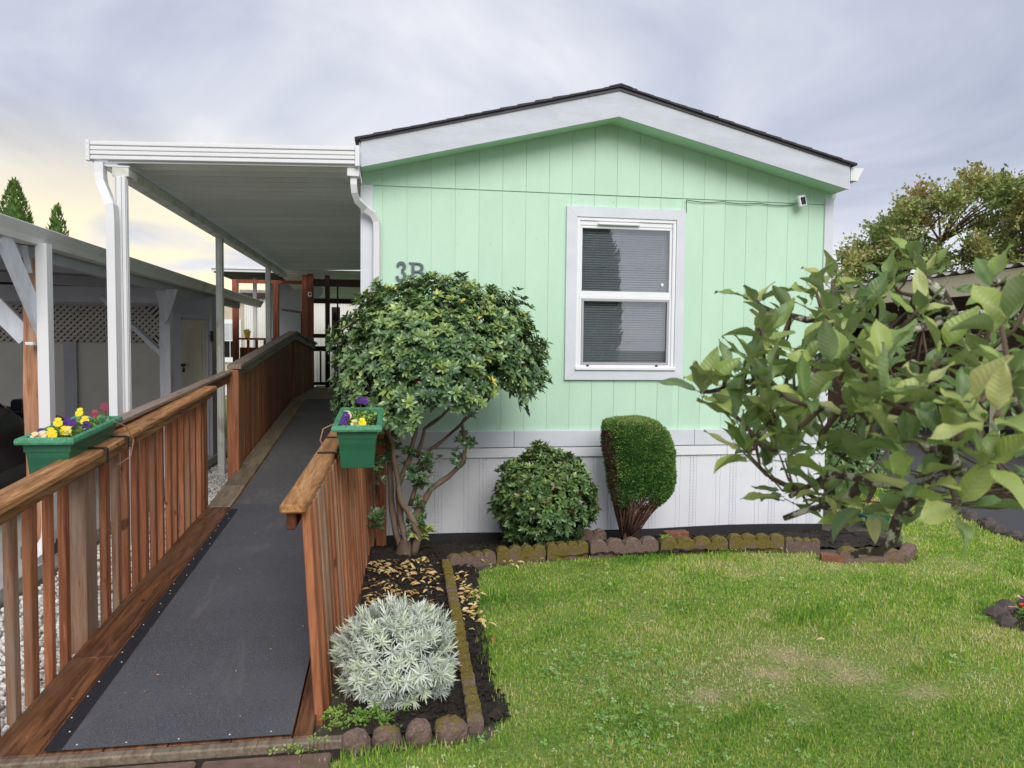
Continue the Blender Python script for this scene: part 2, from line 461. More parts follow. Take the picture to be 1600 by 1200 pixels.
def lawnmat():
    m = bpy.data.materials.new('lawn_turf'); m.use_nodes = True
    t = m.node_tree; L = t.links
    p = t.nodes['Principled BSDF']
    v = _vec(t, rand=False)
    n = noise_n(t, v, 55, 4, .7); b_ = noise_n(t, v, 1.3, 5, .6)
    c = ramp_n(t, n, [(.3, (.09, .13, .03)), (.55, (.22, .33, .05)), (.75, (.38, .46, .11))])
    c = mix_n(t, ramp_n(t, b_, [(.48, 0.0), (.72, .5)]), c, (.30, .28, .11))
    # worn straw-coloured spot in the turf
    sp = N(t, 'ShaderNodeSeparateXYZ'); L.new(v, sp.inputs[0])
    dm = None
    for cx, cy, rx, ry in ((2.32, -2.86, .29, .29), (2.50, -3.08, .37, .31), (2.74, -3.33, .25, .18), (1.72, -3.23, .25, .13), (2.12, -3.06, .27, .22)):
        dx = math_n(t, 'POWER', math_n(t, 'DIVIDE', math_n(t, 'SUBTRACT', sp.outputs[0], cx), rx), 2.0)
        dy = math_n(t, 'POWER', math_n(t, 'DIVIDE', math_n(t, 'SUBTRACT', sp.outputs[1], cy), ry), 2.0)
        q = math_n(t, 'ADD', dx, dy)
        dm = q if dm is None else math_n(t, 'MINIMUM', dm, q)
    dd = math_n(t, 'ADD', dm, math_n(t, 'MULTIPLY', noise_n(t, v, 9, 4, .65), 1.3))
    straw = ramp_n(t, n, [(.3, (.34, .24, .13)), (.7, (.72, .56, .35))])
    c = mix_n(t, ramp_n(t, dd, [(.35, .9), (1.9, 0.0)]), c, straw)
    L.new(c, p.inputs['Base Color']); p.inputs['Roughness'].default_value = .95
    b = N(t, 'ShaderNodeBump'); b.inputs['Strength'].default_value = .7; b.inputs['Distance'].default_value = .02
    L.new(n, b.inputs['Height']); L.new(b.outputs[0], p.inputs['Normal'])
    return m


M['lawn'] = lawnmat()


# ------------------------------------------------------------------ mesh helpers
class MB:
    def __init__(s): s.v = []; s.f = []

    def add(s, vs, fs):
        k = len(s.v)
        s.v += [tuple(map(float, p)) for p in vs]
        s.f += [tuple(i+k for i in f) for f in fs]
        return s

    def box(s, x0, x1, y0, y1, z0, z1, b=0.0, mtx=None):
        c = ((x0+x1)/2, (y0+y1)/2, (z0+z1)/2); h = (abs(x1-x0)/2, abs(y1-y0)/2, abs(z1-z0)/2)
        return s.obox(c, h, b, mtx)

    def obox(s, c, h, b=0.0, mtx=None):
        b = min(b, .45*min(h))
        vs = []; fs = []
        if b <= 0:
            for sx in (-1, 1):
                for sy in (-1, 1):
                    for sz in (-1, 1): vs.append((sx*h[0], sy*h[1], sz*h[2]))
            fs = [(0, 1, 3, 2), (4, 6, 7, 5), (0, 4, 5, 1), (2, 3, 7, 6), (0, 2, 6, 4), (1, 5, 7, 3)]
        else:
            idx = {}
            for sx in (-1, 1):
                for sy in (-1, 1):
                    for sz in (-1, 1):
                        sg = (sx, sy, sz)
                        for a in range(3):
                            idx[(sg, a)] = len(vs)
                            vs.append(tuple(sg[k]*(h[k] if k == a else h[k]-b) for k in range(3)))
            for a in range(3):
                o1, o2 = [k for k in range(3) if k != a]
                for sa in (-1, 1):
                    q = []
                    for s1, s2 in ((-1, -1), (1, -1), (1, 1), (-1, 1)):
                        sg = [0, 0, 0]; sg[a] = sa; sg[o1] = s1; sg[o2] = s2
                        q.append(idx[(tuple(sg), a)])
                    fs.append(tuple(q))
                for s1 in (-1, 1):           # edges along axis a
                    for s2 in (-1, 1):
                        g0 = [0, 0, 0]; g1 = [0, 0, 0]
                        g0[a] = -1; g1[a] = 1
                        for g in (g0, g1): g[o1] = s1; g[o2] = s2
                        fs.append((idx[(tuple(g0), o1)], idx[(tuple(g1), o1)], idx[(tuple(g1), o2)], idx[(tuple(g0), o2)]))
            for sx in (-1, 1):
                for sy in (-1, 1):
                    for sz in (-1, 1): fs.append(tuple(idx[((sx, sy, sz), a)] for a in range(3)))
        R = mtx if mtx is not None else Matrix.Identity(3)
        vs = [Vector(c)+R @ Vector(p) for p in vs]
        return s.add(vs, fs)

    def board(s, p0, p1, wd, ht, b=.004, up=(0, 0, 1)):
        p0 = Vector(p0); p1 = Vector(p1)
        d = (p1-p0); ln = d.length; d.normalize()
        sd_ = d.cross(Vector(up)).normalized(); u = sd_.cross(d)
        R = Matrix((sd_, d, u)).transposed()
        return s.obox((p0+p1)/2, (wd/2, ln/2, ht/2), b, R)

    def prism(s, poly, axis, a0, a1):
        """poly in the two other axes (in xyz order), extruded along axis"""
        n = len(poly)

        def P(q, a):
            v = list(q); v.insert(axis, a); return tuple(v)
        vs = [P(q, a0) for q in poly]+[P(q, a1) for q in poly]
        fs = [tuple(range(n)), tuple(range(2*n-1, n-1, -1))]
        fs += [(i, (i+1) % n, n+(i+1) % n, n+i) for i in range(n)]
        return s.add(vs, fs)

    def tube(s, pts, rad, n=8, cap=True, sq=None):
        pts = [Vector(p) for p in pts]
        if isinstance(rad, (int, float)): rad = [rad]*len(pts)
        rings = []; prev = None
        for i, p in enumerate(pts):
            d = (pts[min(i+1, len(pts)-1)]-pts[max(i-1, 0)]).normalized()
            if prev is None:
                a = Vector((0, 0, 1)) if abs(d.z) < .9 else Vector((1, 0, 0))
                x = d.cross(a).normalized()
            else:
                x = (prev-d*prev.dot(d)).normalized()
            y = d.cross(x); prev = x
            if sq:      # rectangular section
                ring = [p+x*a*rad[i]*sq[0]+y*b*rad[i]*sq[1] for a, b in ((-1, -1), (1, -1), (1, 1), (-1, 1))]
            else:
                ring = [p+(x*cos(2*pi*k/n)+y*sin(2*pi*k/n))*rad[i] for k in range(n)]
            rings.append(ring)
        m_ = len(rings[0])
        vs = [v for r in rings for v in r]; fs = []
        for i in range(len(rings)-1):
            for k in range(m_):
                fs.append((i*m_+k, i*m_+(k+1) % m_, (i+1)*m_+(k+1) % m_, (i+1)*m_+k))
        if cap:
            fs.append(tuple(range(m_-1, -1, -1))); fs.append(tuple(range(len(vs)-m_, len(vs))))
        return s.add(vs, fs)

    def lathe(s, prof, c, n=16):
        vs = []; fs = []
        for r, z in prof:
            for k in range(n): vs.append((c[0]+r*cos(2*pi*k/n), c[1]+r*sin(2*pi*k/n), c[2]+z))
        for i in range(len(prof)-1):
            for k in range(n): fs.append((i*n+k, i*n+(k+1) % n, (i+1)*n+(k+1) % n, (i+1)*n+k))
        fs.append(tuple(range(n-1, -1, -1))); fs.append(tuple(range((len(prof)-1)*n, len(prof)*n)))
        return s.add(vs, fs)


WLOC = {}


def emesh(name, mb, off, smooth=False, recalc=True):
    me = bpy.data.meshes.new(name)
    me.from_pydata([(x-off[0], y-off[1], z-off[2]) for x, y, z in mb.v], [], mb.f)
    if recalc:
        bm = bmesh.new(); bm.from_mesh(me)
        bmesh.ops.recalc_face_normals(bm, faces=bm.faces)
        bm.to_mesh(me); bm.free()
    if smooth: me.shade_smooth()
    return me


def obj(name, mb, mt, parent=None, loc=None, smooth=False, recalc=True):
    """one mesh object; verts of mb are in world coordinates"""
    off = WLOC[parent] if parent is not None else (loc or (0, 0, 0))
    me = emesh(name, mb, off, smooth, recalc)
    me.materials.append(M[mt] if isinstance(mt, str) else mt)
    o = bpy.data.objects.new(name, me)
    COL.objects.link(o)
    WLOC[o] = off
    if parent is not None: o.parent = parent
    else: o.location = off
    return o


def thing(name, label, cat, loc, group=None):
    o = bpy.data.objects.new(name, None)
    o.empty_display_size = .1
    COL.objects.link(o); o.location = loc; WLOC[o] = tuple(loc)
    return tag(o, label, cat, group)


def tag(o, label, cat, group=None, kind=None):
    if label: o['label'] = label
    if cat: o['category'] = cat
    if group: o['group'] = group
    if kind: o['kind'] = kind
    return o


def struct(name, mb, mt, label=None, smooth=False, loc=None):
    o = obj(name, mb, mt, None, loc, smooth)
    o['kind'] = 'structure'
    if label: o['label'] = label
    return o


def copy_part(src, parent, wpos=None, name=None):
    c = src.copy(); COL.objects.link(c); c.parent = parent
    if wpos is not None:
        b = WLOC[parent]; c.location = (wpos[0]-b[0], wpos[1]-b[1], wpos[2]-b[2])
    WLOC[c] = WLOC[parent]
    return c


def scatter(name, T, F, pos, R, scale, tint, mt, parent=None, loc=(0, 0, 0), smooth=True):
    """many copies of a template in one mesh (numpy)"""
    T = np.asarray(T, float); n = len(pos); nv = len(T)
    sc = np.asarray(scale, float)
    if sc.ndim == 1: sc = np.repeat(sc[:, None], 3, 1)
    V = np.einsum('nij,nvj->nvi', R, T[None]*sc[:, None, :]) + pos[:, None, :]
    off = np.array(WLOC[parent] if parent is not None else loc)
    V = (V-off).reshape(-1, 3)
    fl = np.concatenate([np.asarray(f) for f in F]); ln = np.array([len(f) for f in F])
    loops = (fl[None]+(np.arange(n)*nv)[:, None]).ravel()
    tot = np.tile(ln, n); start = np.concatenate([[0], np.cumsum(tot)[:-1]])
    me = bpy.data.meshes.new(name)
    me.vertices.add(len(V)); me.vertices.foreach_set('co', V.ravel().astype(np.float32))
    me.loops.add(len(loops)); me.loops.foreach_set('vertex_index', loops.astype(np.int32))
    me.polygons.add(len(tot)); me.polygons.foreach_set('loop_start', start.astype(np.int32))
    me.polygons.foreach_set('loop_total', tot.astype(np.int32))
    me.update(calc_edges=True)
    a = me.attributes.new('tint', 'FLOAT', 'POINT')
    tt = np.asarray(tint, float)
    if tt.ndim == 1: tt = np.repeat(tt[:, None], nv, 1)
    a.data.foreach_set('value', tt.ravel().astype(np.float32))
    if smooth: me.shade_smooth()
    me.materials.append(M[mt] if isinstance(mt, str) else mt)
    o = bpy.data.objects.new(name, me); COL.objects.link(o)
    WLOC[o] = tuple(off)
    if parent is not None: o.parent = parent
    else: o.location = loc
    return o


def norm(a): return a/np.maximum(np.linalg.norm(a, axis=-1, keepdims=True), 1e-9)


def frames(d, hint):
    """local Y = d, local Z ~ hint"""
    d = norm(d); x = norm(np.cross(d, hint)); z = np.cross(x, d)
    return np.stack([x, d, z], -1)


def rdir(n): return norm(RNG.normal(size=(n, 3)))


_ph = RNG.uniform(0, 6.28, (24,)); _kx = RNG.normal(size=(24, 2))


def field(x, y, s=1.0, lo=0, hi=24):
    """smooth random field about 0, +-1"""
    a = 0
    for i in range(lo, hi): a = a+np.cos((_kx[i, 0]*x+_kx[i, 1]*y)*s+_ph[i])
    return a/math.sqrt((hi-lo)/2)/1.6


LEAF = ([(0, 0, 0), (-.5, .35, .10), (.5, .35, .10), (0, .4, 0), (-.38, .72, .02), (.38, .72, .02), (0, .75, -.05), (0, 1, -.16)],
        [(0, 3, 1), (0, 2, 3), (1, 3, 6, 4), (3, 2, 5, 6), (4, 6, 7), (6, 5, 7)])
NEEDLE = ([(-.5, 0, 0), (.5, 0, 0), (.35, .7, .05), (-.35, .7, .05), (0, 1, .0)], [(0, 1, 2, 3), (3, 2, 4)])
BLADE = ([(-.5, 0, 0), (.5, 0, 0), (-.36, .55, .06), (.36, .55, .06), (0, 1, .28)], [(0, 1, 3, 2), (2, 3, 4)])
QUADLEAF = ([(0, 0, 0), (.5, .45, .12), (0, 1, 0), (-.5, .45, .12)], [(0, 1, 2, 3)])


def inside(poly, x, y):
    c = np.zeros(len(x), bool); n = len(poly)
    for i in range(n):
        x0, y0 = poly[i]; x1, y1 = poly[(i+1) % n]
        if y0 == y1: continue
        k = ((y0 > y) != (y1 > y)) & (x < (x1-x0)*(y-y0)/(y1-y0)+x0)
        c ^= k
    return c


# ================================================================== THE GROUND
def sstep(a, b, t): 
    t = np.clip((t-a)/(b-a), 0, 1); return t*t*(3-2*t)


def gh(x, y):
    """ground height: a shallow dip in front of the skirting"""
    k = sstep(-.62, -.30, y)*sstep(-.05, .1, x)*(1-sstep(4.3, 4.6, x))*(1-sstep(1.0, 2.0, y))
    return -.012-.11*k


def ground():
    xs = np.concatenate([[-400, -120, -40, -15], np.arange(-6, -.1, .5), np.arange(-.1, 4.8, .1), np.arange(5, 15, .5), [18, 40, 120, 400]])
    ys = np.concatenate([[-300, -60, -15], np.arange(-8, -1, .5), np.arange(-1, .3, .08), np.arange(.5, 12, .5), [20, 60, 150, 600]])
    mb = MB(); nx = len(xs)
    for y in ys:
        for x in xs: mb.v.append((float(x), float(y), float(gh(np.array(x), np.array(y)))))
    for j in range(len(ys)-1):
        for i in range(nx-1): mb.f.append((j*nx+i, j*nx+i+1, (j+1)*nx+i+1, (j+1)*nx+i))
    struct('ground', mb, 'earth', smooth=True)


ground()

LAWN = [(-.06, -3.60), (.10, -3.535), (.66, -3.48), (.765, -3.34), (.755, -2.92), (.775, -2.06), (.845, -1.45), (.89, -1.22), (1.15, -1.08), (1.75, -1.02), (2.32, -1.0),
        (2.9, -1.0), (3.5, -1.10), (3.62, -1.38), (4.25, -1.36), (4.45, -.95), (4.6, -.5), (4.75, 3), (4.9, 9), (7.6, 9), (6.6, 3), (5.75, .1), (5.42, -1.2), (5.35, -3.0), (5.3, -9), (-.06, -9)]
mb = MB(); mb.add([(x, y, -.002) for x, y in LAWN], [tuple(range(len(LAWN)))])
struct('lawn', mb, 'lawn')

# soil beds (a fine height field with clods)
def soilbed(name, poly, z0, step=.03):
    xs_ = [p[0] for p in poly]; ys_ = [p[1] for p in poly]
    X = np.arange(min(xs_), max(xs_)+step, step); Yv = np.arange(min(ys_), max(ys_)+step, step)
    gx, gy = np.meshgrid(X, Yv)
    ok = inside(poly, gx.ravel(), gy.ravel()).reshape(gx.shape)
    h = z0+gh(gx, gy)+.012+.010*field(gx, gy, 9)+.007*RNG.normal(size=gx.shape)
    mb = MB(); nx = len(X)
    mb.v = [(float(a), float(b), float(c)) for a, b, c in zip(gx.ravel(), gy.ravel(), h.ravel())]
    for j in range(len(Yv)-1):
        for i in range(nx-1):
            if ok[j, i] and ok[j, i+1] and ok[j+1, i] and ok[j+1, i+1]:
                mb.f.append((j*nx+i, j*nx+i+1, (j+1)*nx+i+1, (j+1)*nx+i))
    return struct(name, mb, 'soil', smooth=True)


BED_SIDE = [(.06, -3.40), (.62, -3.40), (.79, -3.33), (.775, -2.9), (.795, -2.0), (.865, -1.42), (.91, -1.18), (.66, -.98), (.66, -.04), (.10, -.04)]
BED_BACK = [(.62, -1.0), (4.15, -1.0), (4.4, -1.2), (4.45, -.03), (.62, -.03)]
soilbed('garden_soil', BED_SIDE, .012)
soilbed('house_bed_soil', BED_BACK, .016)

mb = MB(); mb.add([(x, y, .0) for x, y in [(-2.0, -8), (-1.12, -8), (-1.12, 4.5), (-2.0, 4.5)]], [(0, 1, 2, 3)])
struct('gravel_bed', mb, 'gravelbase')
mb = MB(); mb.box(-2.14, -2.0, -5, 4.6, -.05, .055, .012)
struct('kerb', mb, 'concrete')
mb = MB(); mb.box(-12, -2.142, -9, 6.5, -.06, .012)
struct('carport_slab', mb, 'slab')
mb = MB(); mb.add([(x, y, .003) for x, y in [(5.36, -9), (5.42, -3), (5.5, -1.2), (5.85, .1), (6.7, 3), (7.7, 9), (13, 9), (13, -9)]], [tuple(range(8))])
struct('road', mb, 'asphalt')
mb = MB(); mb.add([(x, y, .001) for x, y in [(-2.25, 4.62), (-1.27, 4.62), (-1.27, 20), (-12, 20), (-12, 6.6), (-2.25, 6.6)]], [tuple(range(6))])
struct('side_lawn', mb, 'lawn')


def gravel():
    n = 9000
    x = RNG.uniform(-1.99, -1.2, n); y = -3.7+8.0*RNG.random(n)**1.4; k = x < -1.1
    x, y = x[k], y[k]; n = len(x)
    t = (1+5**.5)/2
    ico = [(-1, t, 0), (1, t, 0), (-1, -t, 0), (1, -t, 0), (0, -1, t), (0, 1, t), (0, -1, -t), (0, 1, -t), (t, 0, -1), (t, 0, 1), (-t, 0, -1), (-t, 0, 1)]
    ff = [(0, 11, 5), (0, 5, 1), (0, 1, 7), (0, 7, 10), (0, 10, 11), (1, 5, 9), (5, 11, 4), (11, 10, 2), (10, 7, 6), (7, 1, 8), (3, 9, 4), (3, 4, 2), (3, 2, 6), (3, 6, 8), (3, 8, 9), (4, 9, 5), (2, 4, 11), (6, 2, 10), (8, 6, 7), (9, 8, 1)]
    T = np.array(ico)/1.9
    R = frames(rdir(n), rdir(n))
    s = RNG.uniform(.008, .019, n)[:, None]*RNG.uniform(.7, 1.3, (n, 3))
    z = .008+.010*RNG.random(n)
    o = scatter('white_gravel', T, ff, np.stack([x, y, z], 1), R, s, RNG.random(n), 'pebble', smooth=False)
    tag(o, 'white crushed stone gravel lying beside the wooden ramp', 'gravel', kind='stuff')


gravel()


DRY = [(2.32, -2.86, .24, .24), (2.50, -3.08, .30, .26), (2.74, -3.33, .20, .15), (1.72, -3.23, .20, .11), (2.12, -3.06, .22, .18)]


def dryness(x, y):
    d = np.full(np.shape(x), 9.0)
    for cx, cy, rx, ry in DRY: d = np.minimum(d, ((x-cx)/rx)**2+((y-cy)/ry)**2)
    return np.exp(-d*(.55+.35*field(x, y, 11, 3, 15)))*.97


def grass():
    P = []; H = []; W_ = []
    for (x0, x1, y0, y1, dens, hh, ww) in [(-.1, 4.0, -4.3, -2.4, 12000, .021, .0046), (.7, 5.5, -2.4, -.9, 9500, .021, .0054), (3.4, 7.0, -1.2, 3.0, 4600, .034, .008)]:
        n = int((x1-x0)*(y1-y0)*dens)
        x = RNG.uniform(x0, x1, n); y = RNG.uniform(y0, y1, n)
        jx = x+.025*RNG.normal(size=n); jy = y+.025*RNG.normal(size=n)
        k = inside(LAWN, jx, jy)
        x, y = x[k], y[k]
        # bare patches
        dp = dryness(x, y)
        thin = .25+.35*np.clip(field(x, y, 2.6, 0, 12), -1, 1)
        keep = RNG.random(len(x)) > np.clip(dp*.55+.35*sstep(.45, 1.2, field(x, y, 13, 2, 20)), 0, .88)
        x, y = x[keep], y[keep]
        P.append(np.stack([x, y, np.zeros(len(x))], 1)); H.append(np.full(len(x), hh)); W_.append(np.full(len(x), ww))
    P = np.concatenate(P); H = np.concatenate(H); W_ = np.concatenate(W_); n = len(P)
    x, y = P[:, 0], P[:, 1]
    dp = dryness(x, y)+.45*np.exp(-(((x-4.2)/.5)**2+((y+1.65)/.18)**2))
    f1 = field(x, y, 1.7, 0, 12); f2 = field(x, y, 6.5, 12, 24)
    tall = np.clip(.5+.5*field(x, y, 3.1, 6, 18), 0, 1)
    # longer grass at the borders of the beds
    edge = np.exp(-((y+3.5)/.06)**2)*(x < .75)+np.exp(-((x-.76)/.05)**2)*(y < -1.3)*(y > -3.4)
    tuft = sstep(.6, 1.3, field(x, y, 8, 5, 21))
    h = H*RNG.uniform(.45, 1.25, n)*(.75+.5*tall)*(1+.9*tuft)*(1-.45*np.clip(dp, 0, 1))*(1+1.1*edge)
    a = RNG.uniform(0, 2*pi, n); lean = RNG.uniform(.2, 1.7, n)+.5*np.clip(dp, 0, 1)
    d = np.stack([np.cos(a)*lean, np.sin(a)*lean, np.ones(n)], 1)
    R = frames(d, -np.stack([np.cos(a), np.sin(a), -.2*np.ones(n)], 1))
    tint = .38+.25*f1+.17*f2+.13*field(x, y, 17, 4, 22)+.29*RNG.normal(size=n)+.85*np.clip(dp, 0, 1)+.10*tall-.15*edge-.16*tuft+.10*np.exp(-((y+2.75)/.45)**2)*np.exp(-((x-2.2)/1.0)**2)
    tint += (RNG.random(n) < .09)*.35
    S = np.stack([W_*RNG.uniform(.7, 1.3, n), h, h], 1)
    V0 = P.copy(); V0[:, 2] = -.004
    o = scatter('lawn_grass', BLADE[0], BLADE[1], V0, R, S, np.clip(tint, 0, 1), 'grass')
    tag(o, 'short mown green lawn grass with a dry straw patch', 'grass', kind='stuff')
    # clover among the grass
    n = 12000
    x = RNG.uniform(.2, 3.4, n); y = RNG.uniform(-4.0, -1.4, n)
    pr_ = np.clip(1.0-((x-1.25)/.60)**2*.5-((y+3.35)/.60)**2*.45, .0, 1)*np.clip(.65+.6*field(x, y, 5, 1, 13), .1, 1)+.10*(field(x, y, 4, 3, 15) > .5)
    k = (RNG.random(n) < pr_) & inside(LAWN, x, y)
    x, y = x[k], y[k]; n = len(x)
    tri = []; fs = []
    for q in range(3):
        a = q*2*pi/3; ca, sa = cos(a), sin(a); b = len(tri)
        for px, py in ((0, .05), (.42, .55), (.25, 1), (0, .88), (-.25, 1), (-.42, .55)):
            tri.append((px*ca-py*sa, px*sa+py*ca, .10*py))
        fs.append(tuple(b+i for i in range(6)))
    up = norm(np.stack([RNG.normal(0, .3, n), RNG.normal(0, .3, n), np.ones(n)], 1))
    R = np.stack([norm(np.cross(up, rdir(n))), np.zeros((n, 3)), up], -1)
    R[:, :, 1] = np.cross(R[:, :, 2], R[:, :, 0])
    o = scatter('clover', tri, fs, np.stack([x, y, RNG.uniform(.012, .032, n)], 1), R, RNG.uniform(.009, .017, n), RNG.random(n), 'clover', smooth=False)
    tag(o, 'pale green clover growing through the lawn by the bed', 'clover', kind='stuff')


grass()


def litter():
    # fallen leaves on the bed and along the edging
    P = []
    for (x0, x1, y0, y1, n) in [(.12, .60, -2.45, -.95, 560), (.68, .82, -2.5, -1.25, 150), (.8, 1.5, -1.22, -1.02, 25), (.7, .86, -3.2, -2.5, 10), (2.6, 3.5, -1.04, -.98, 8), (.9, 2.6, -3.4, -1.3, 4)]:
        P.append(np.stack([RNG.uniform(x0, x1, n), RNG.uniform(y0, y1, n), np.full(n, .026)], 1))
    P = np.concatenate(P); n = len(P)
    P[-4:, 2] = .03
    keep = field(P[:, 0], P[:, 1], 7, 0, 10)+RNG.normal(size=n)*.5 > -.35
    keep[-4:] = True
    P = P[keep]; n = len(P)
    up = norm(np.stack([RNG.normal(0, .35, n), RNG.normal(0, .35, n), np.ones(n)], 1))
    R = frames(norm(rdir(n)*[1, 1, .15]), up)
    L_ = RNG.uniform(.028, .066, n)
    o = scatter('fallen_leaves', LEAF[0], LEAF[1], P, R, np.stack([L_*.36, L_, L_], 1), RNG.random(n), 'fallen')
    tag(o, 'yellow and tan fallen leaves on the dark soil bed', 'leaves', kind='stuff')
    # bark crumbs
    n = 4200
    x = np.concatenate([RNG.uniform(.1, .85, n//2), RNG.uniform(.6, 4.3, n//2)]); y = np.concatenate([RNG.uniform(-3.38, -.1, n//2), RNG.uniform(-.9, -.05, n//2)])
    k = inside(BED_SIDE, x, y) | inside(BED_BACK, x, y)
    x, y = x[k], y[k]; n = len(x)
    z = .018+gh(x, y)+.012
    T = [(-1, -1, -1), (1, -1, -1), (1, 1, -1), (-1, 1, -1), (-.7, -.8, 1), (.8, -.6, 1), (.6, .8, 1), (-.8, .6, 1)]
    Fq = [(3, 2, 1, 0), (4, 5, 6, 7), (0, 1, 5, 4), (1, 2, 6, 5), (2, 3, 7, 6), (3, 0, 4, 7)]
    s = np.stack([RNG.uniform(.003, .009, n), RNG.uniform(.004, .018, n), RNG.uniform(.002, .005, n)], 1)
    o = scatter('soil_crumbs', T, Fq, np.stack([x, y, z], 1), frames(rdir(n)*[1, 1, .3], np.array([[0, 0, 1.]]*n)+.3*rdir(n)), s, RNG.random(n), 'soil', smooth=False)
    tag(o, 'dark soil crumbs and bark bits in the garden beds', 'soil', kind='stuff')


litter()


# ================================================================== THE MOBILE HOME
HX0, HX1, HM = .02, 4.28, 2.15
WX0, WX1, WZ0, WZ1 = 1.862, 2.773, 1.387, 2.733        # window opening


def gable(x): return 3.545-.2425*abs(x-HM)


def clip_strip(x0, x1, z0, ztop):
    """pieces (polygons in x,z) of a strip, cut round the window opening"""
    def poly(a, b, za, zt=None):
        if zt is None:
            pts = [(a, za), (b, za), (b, ztop(b))]
            if a < HM < b: pts.append((HM, ztop(HM)))
            pts.append((a, ztop(a)))
            return pts
        return [(a, za), (b, za), (b, zt), (a, zt)]
    a = max(x0, WX0); b = min(x1, WX1)
    if a >= b or ztop(a) < WZ0 or z0 > WZ1: return [poly(x0, x1, z0)]
    out = []
    if x0 < a: out.append(poly(x0, a, z0))
    if b < x1: out.append(poly(b, x1, z0))
    out.append(poly(a, b, z0, WZ0)); out.append(poly(a, b, WZ1))
    return out


def house():
    h = thing('mobile_home', 'pale green single-storey mobile home with white trim and low gable roof', 'house', (HM, 0, -.16))
    # shell behind the siding
    core = MB()
    for x0, x1 in ((HX0+.01, WX0), (WX1, HX1-.01)):
        core.prism([(x0, .70), (x1, .70)]+[(x1, gable(x1)-.01)]+[(x0, gable(x0)-.01)], 1, .0015, .05)
    core.prism([(WX0, .70), (WX1, .70), (WX1, WZ0), (WX0, WZ0)], 1, .008, .05)
    core.prism([(WX0, WZ1), (WX1, WZ1), (WX1, gable(WX1)-.01), (HM, gable(HM)-.01), (WX0, gable(WX0)-.01)], 1, .008, .05)
    wl = obj('front_wall', core, 'green', h)
    sw = MB(); sw.box(HX0, HX0+.05, .052, 13.4, -.1, 3.03); obj('side_wall', sw, 'green', h)
    sw = MB(); sw.box(HX1-.05, HX1, .052, 13.4, -.1, 3.03); obj('side_wall', sw, 'green', h)
    bw = MB(); bw.prism([(HX0, -.1), (HX1, -.1), (HX1, 3.02), (HM, 3.53), (HX0, 3.02)], 1, 13.402, 13.45); obj('rear_wall', bw, 'green', h)
    fl = MB(); fl.box(HX0+.052, HX1-.052, .06, 13.38, .72, .85); obj('floor_frame', fl, 'dark_room', h)
    # grooved siding, strip by strip
    ed = [HX0]+[.19+.2032*i for i in range(20)]+[HX1]
    for i in range(len(ed)-1):
        a, b = ed[i]+.0012, ed[i+1]-.0012
        if i in (0,): a = ed[i]
        for p in clip_strip(a, b, .862, lambda x: 2.925):
            mb = MB(); mb.prism(p, 1, -.0045, .0012); obj('siding_strip', mb, 'green', wl)
        mb = MB(); mb.prism([(a, 2.932), (b, 2.932), (b, gable(b))]+([(HM, gable(HM))] if a < HM < b else [])+[(a, gable(a))], 1, -.0105, .0012)
        obj('siding_strip', mb, 'green', wl)
    # corner boards
    for a, b in ((HX0-.012, HX0+.092), (HX1-.075, HX1+.012)):
        mb = MB(); mb.box(a, b, -.022, .06, .862, 2.93 if a < 1 else 2.99, .003); obj('corner_board', mb, 'white', h)
    # rake boards, soffit
    for s in (-1, 1):
        xe = HM+s*2.125
        P = lambda x, z: (x, z)
        mb = MB(); mb.prism([P(xe, 3.016), P(HM, 3.533), P(HM, 3.745), P(xe, 3.217)], 1, -.272, -.25); obj('rake_board', mb, 'rake', h)
        mb = MB(); mb.prism([P(xe, 3.028), P(HM, 3.545), P(HM, 3.56), P(xe, 3.043)], 1, -.2495, .004); obj('soffit', mb, 'soffit', h)
        mb = MB(); mb.prism([P(xe, 3.217), P(HM, 3.745), P(HM, 3.768), P(xe+s*.012, 3.237)], 1, -.285, 13.6); 
        rf = obj('roof_deck', mb, 'drip', h)
        # eave trim along the side
        mb = MB(); mb.box(min(xe, xe+s*.02), max(xe, xe+s*.02), -.25, 13.5, 3.03, 3.212); obj('eave_board', mb, 'white', h)
        nC = 15
        for k in range(nC):
            t0 = k/nC; t1 = min(1, (k+1.25)/nC)
            xa = xe+s*.05; 
            def Q(t, dz): return (xa+(HM-xa)*t, 3.222+(3.772-3.222)*t+dz)
            mb = MB(); mb.prism([Q(t0, .000), Q(t1, -.001), Q(t1, .012), Q(t0, .019+random.uniform(-.003, .004))], 1, -.31+random.uniform(0, .006), 13.62)
            obj('shingle_course', mb, 'shingle', rf)
    mb = MB(); mb.prism([(HM-.10, 3.758), (HM, 3.783), (HM+.10, 3.758), (HM+.10, 3.767), (HM, 3.795), (HM-.10, 3.767)], 1, -.312, 13.63); obj('ridge_cap', mb, 'shingle', h)
    # skirting boards, vinyl panels, black flashing
    for a, b in ((HX0-.01, 1.32), (1.323, 2.98), (2.983, HX1+.01)):
        mb = MB(); mb.box(a, b, -.034, .007, .716, .861, .004); obj('band_board', mb, 'white', h)
    for a, b in ((HX0-.01, 1.61), (1.613, 3.30), (3.303, HX1+.01)):
        mb = MB(); mb.box(a, b, -.028, .01, .625, .709, .004); obj('skirting_rail', mb, 'vinyl', h)
    prof = []; wv = .3873
    x = 0
    for wseg, dep in ((.085, 0), (.010, .006), (.03, 0), (.010, .006), (.085, 0), (.010, .006), (.022, .0), (.008, .005), (.022, 0), (.010, .006), (.095, 0)):
        if dep: prof += [(x+.002, -.002), (x+wseg*.5, -.002+dep), (x+wseg-.002, -.002)]
        else: prof += [(x, -.002), (x+wseg, -.002)]
        x += wseg
    prof = [(px*wv/x, py) for px, py in prof]
    mb = MB(); n = len(prof)
    mb.v = [(px, py, zz) for zz in (-.045, .628) for px, py in prof]
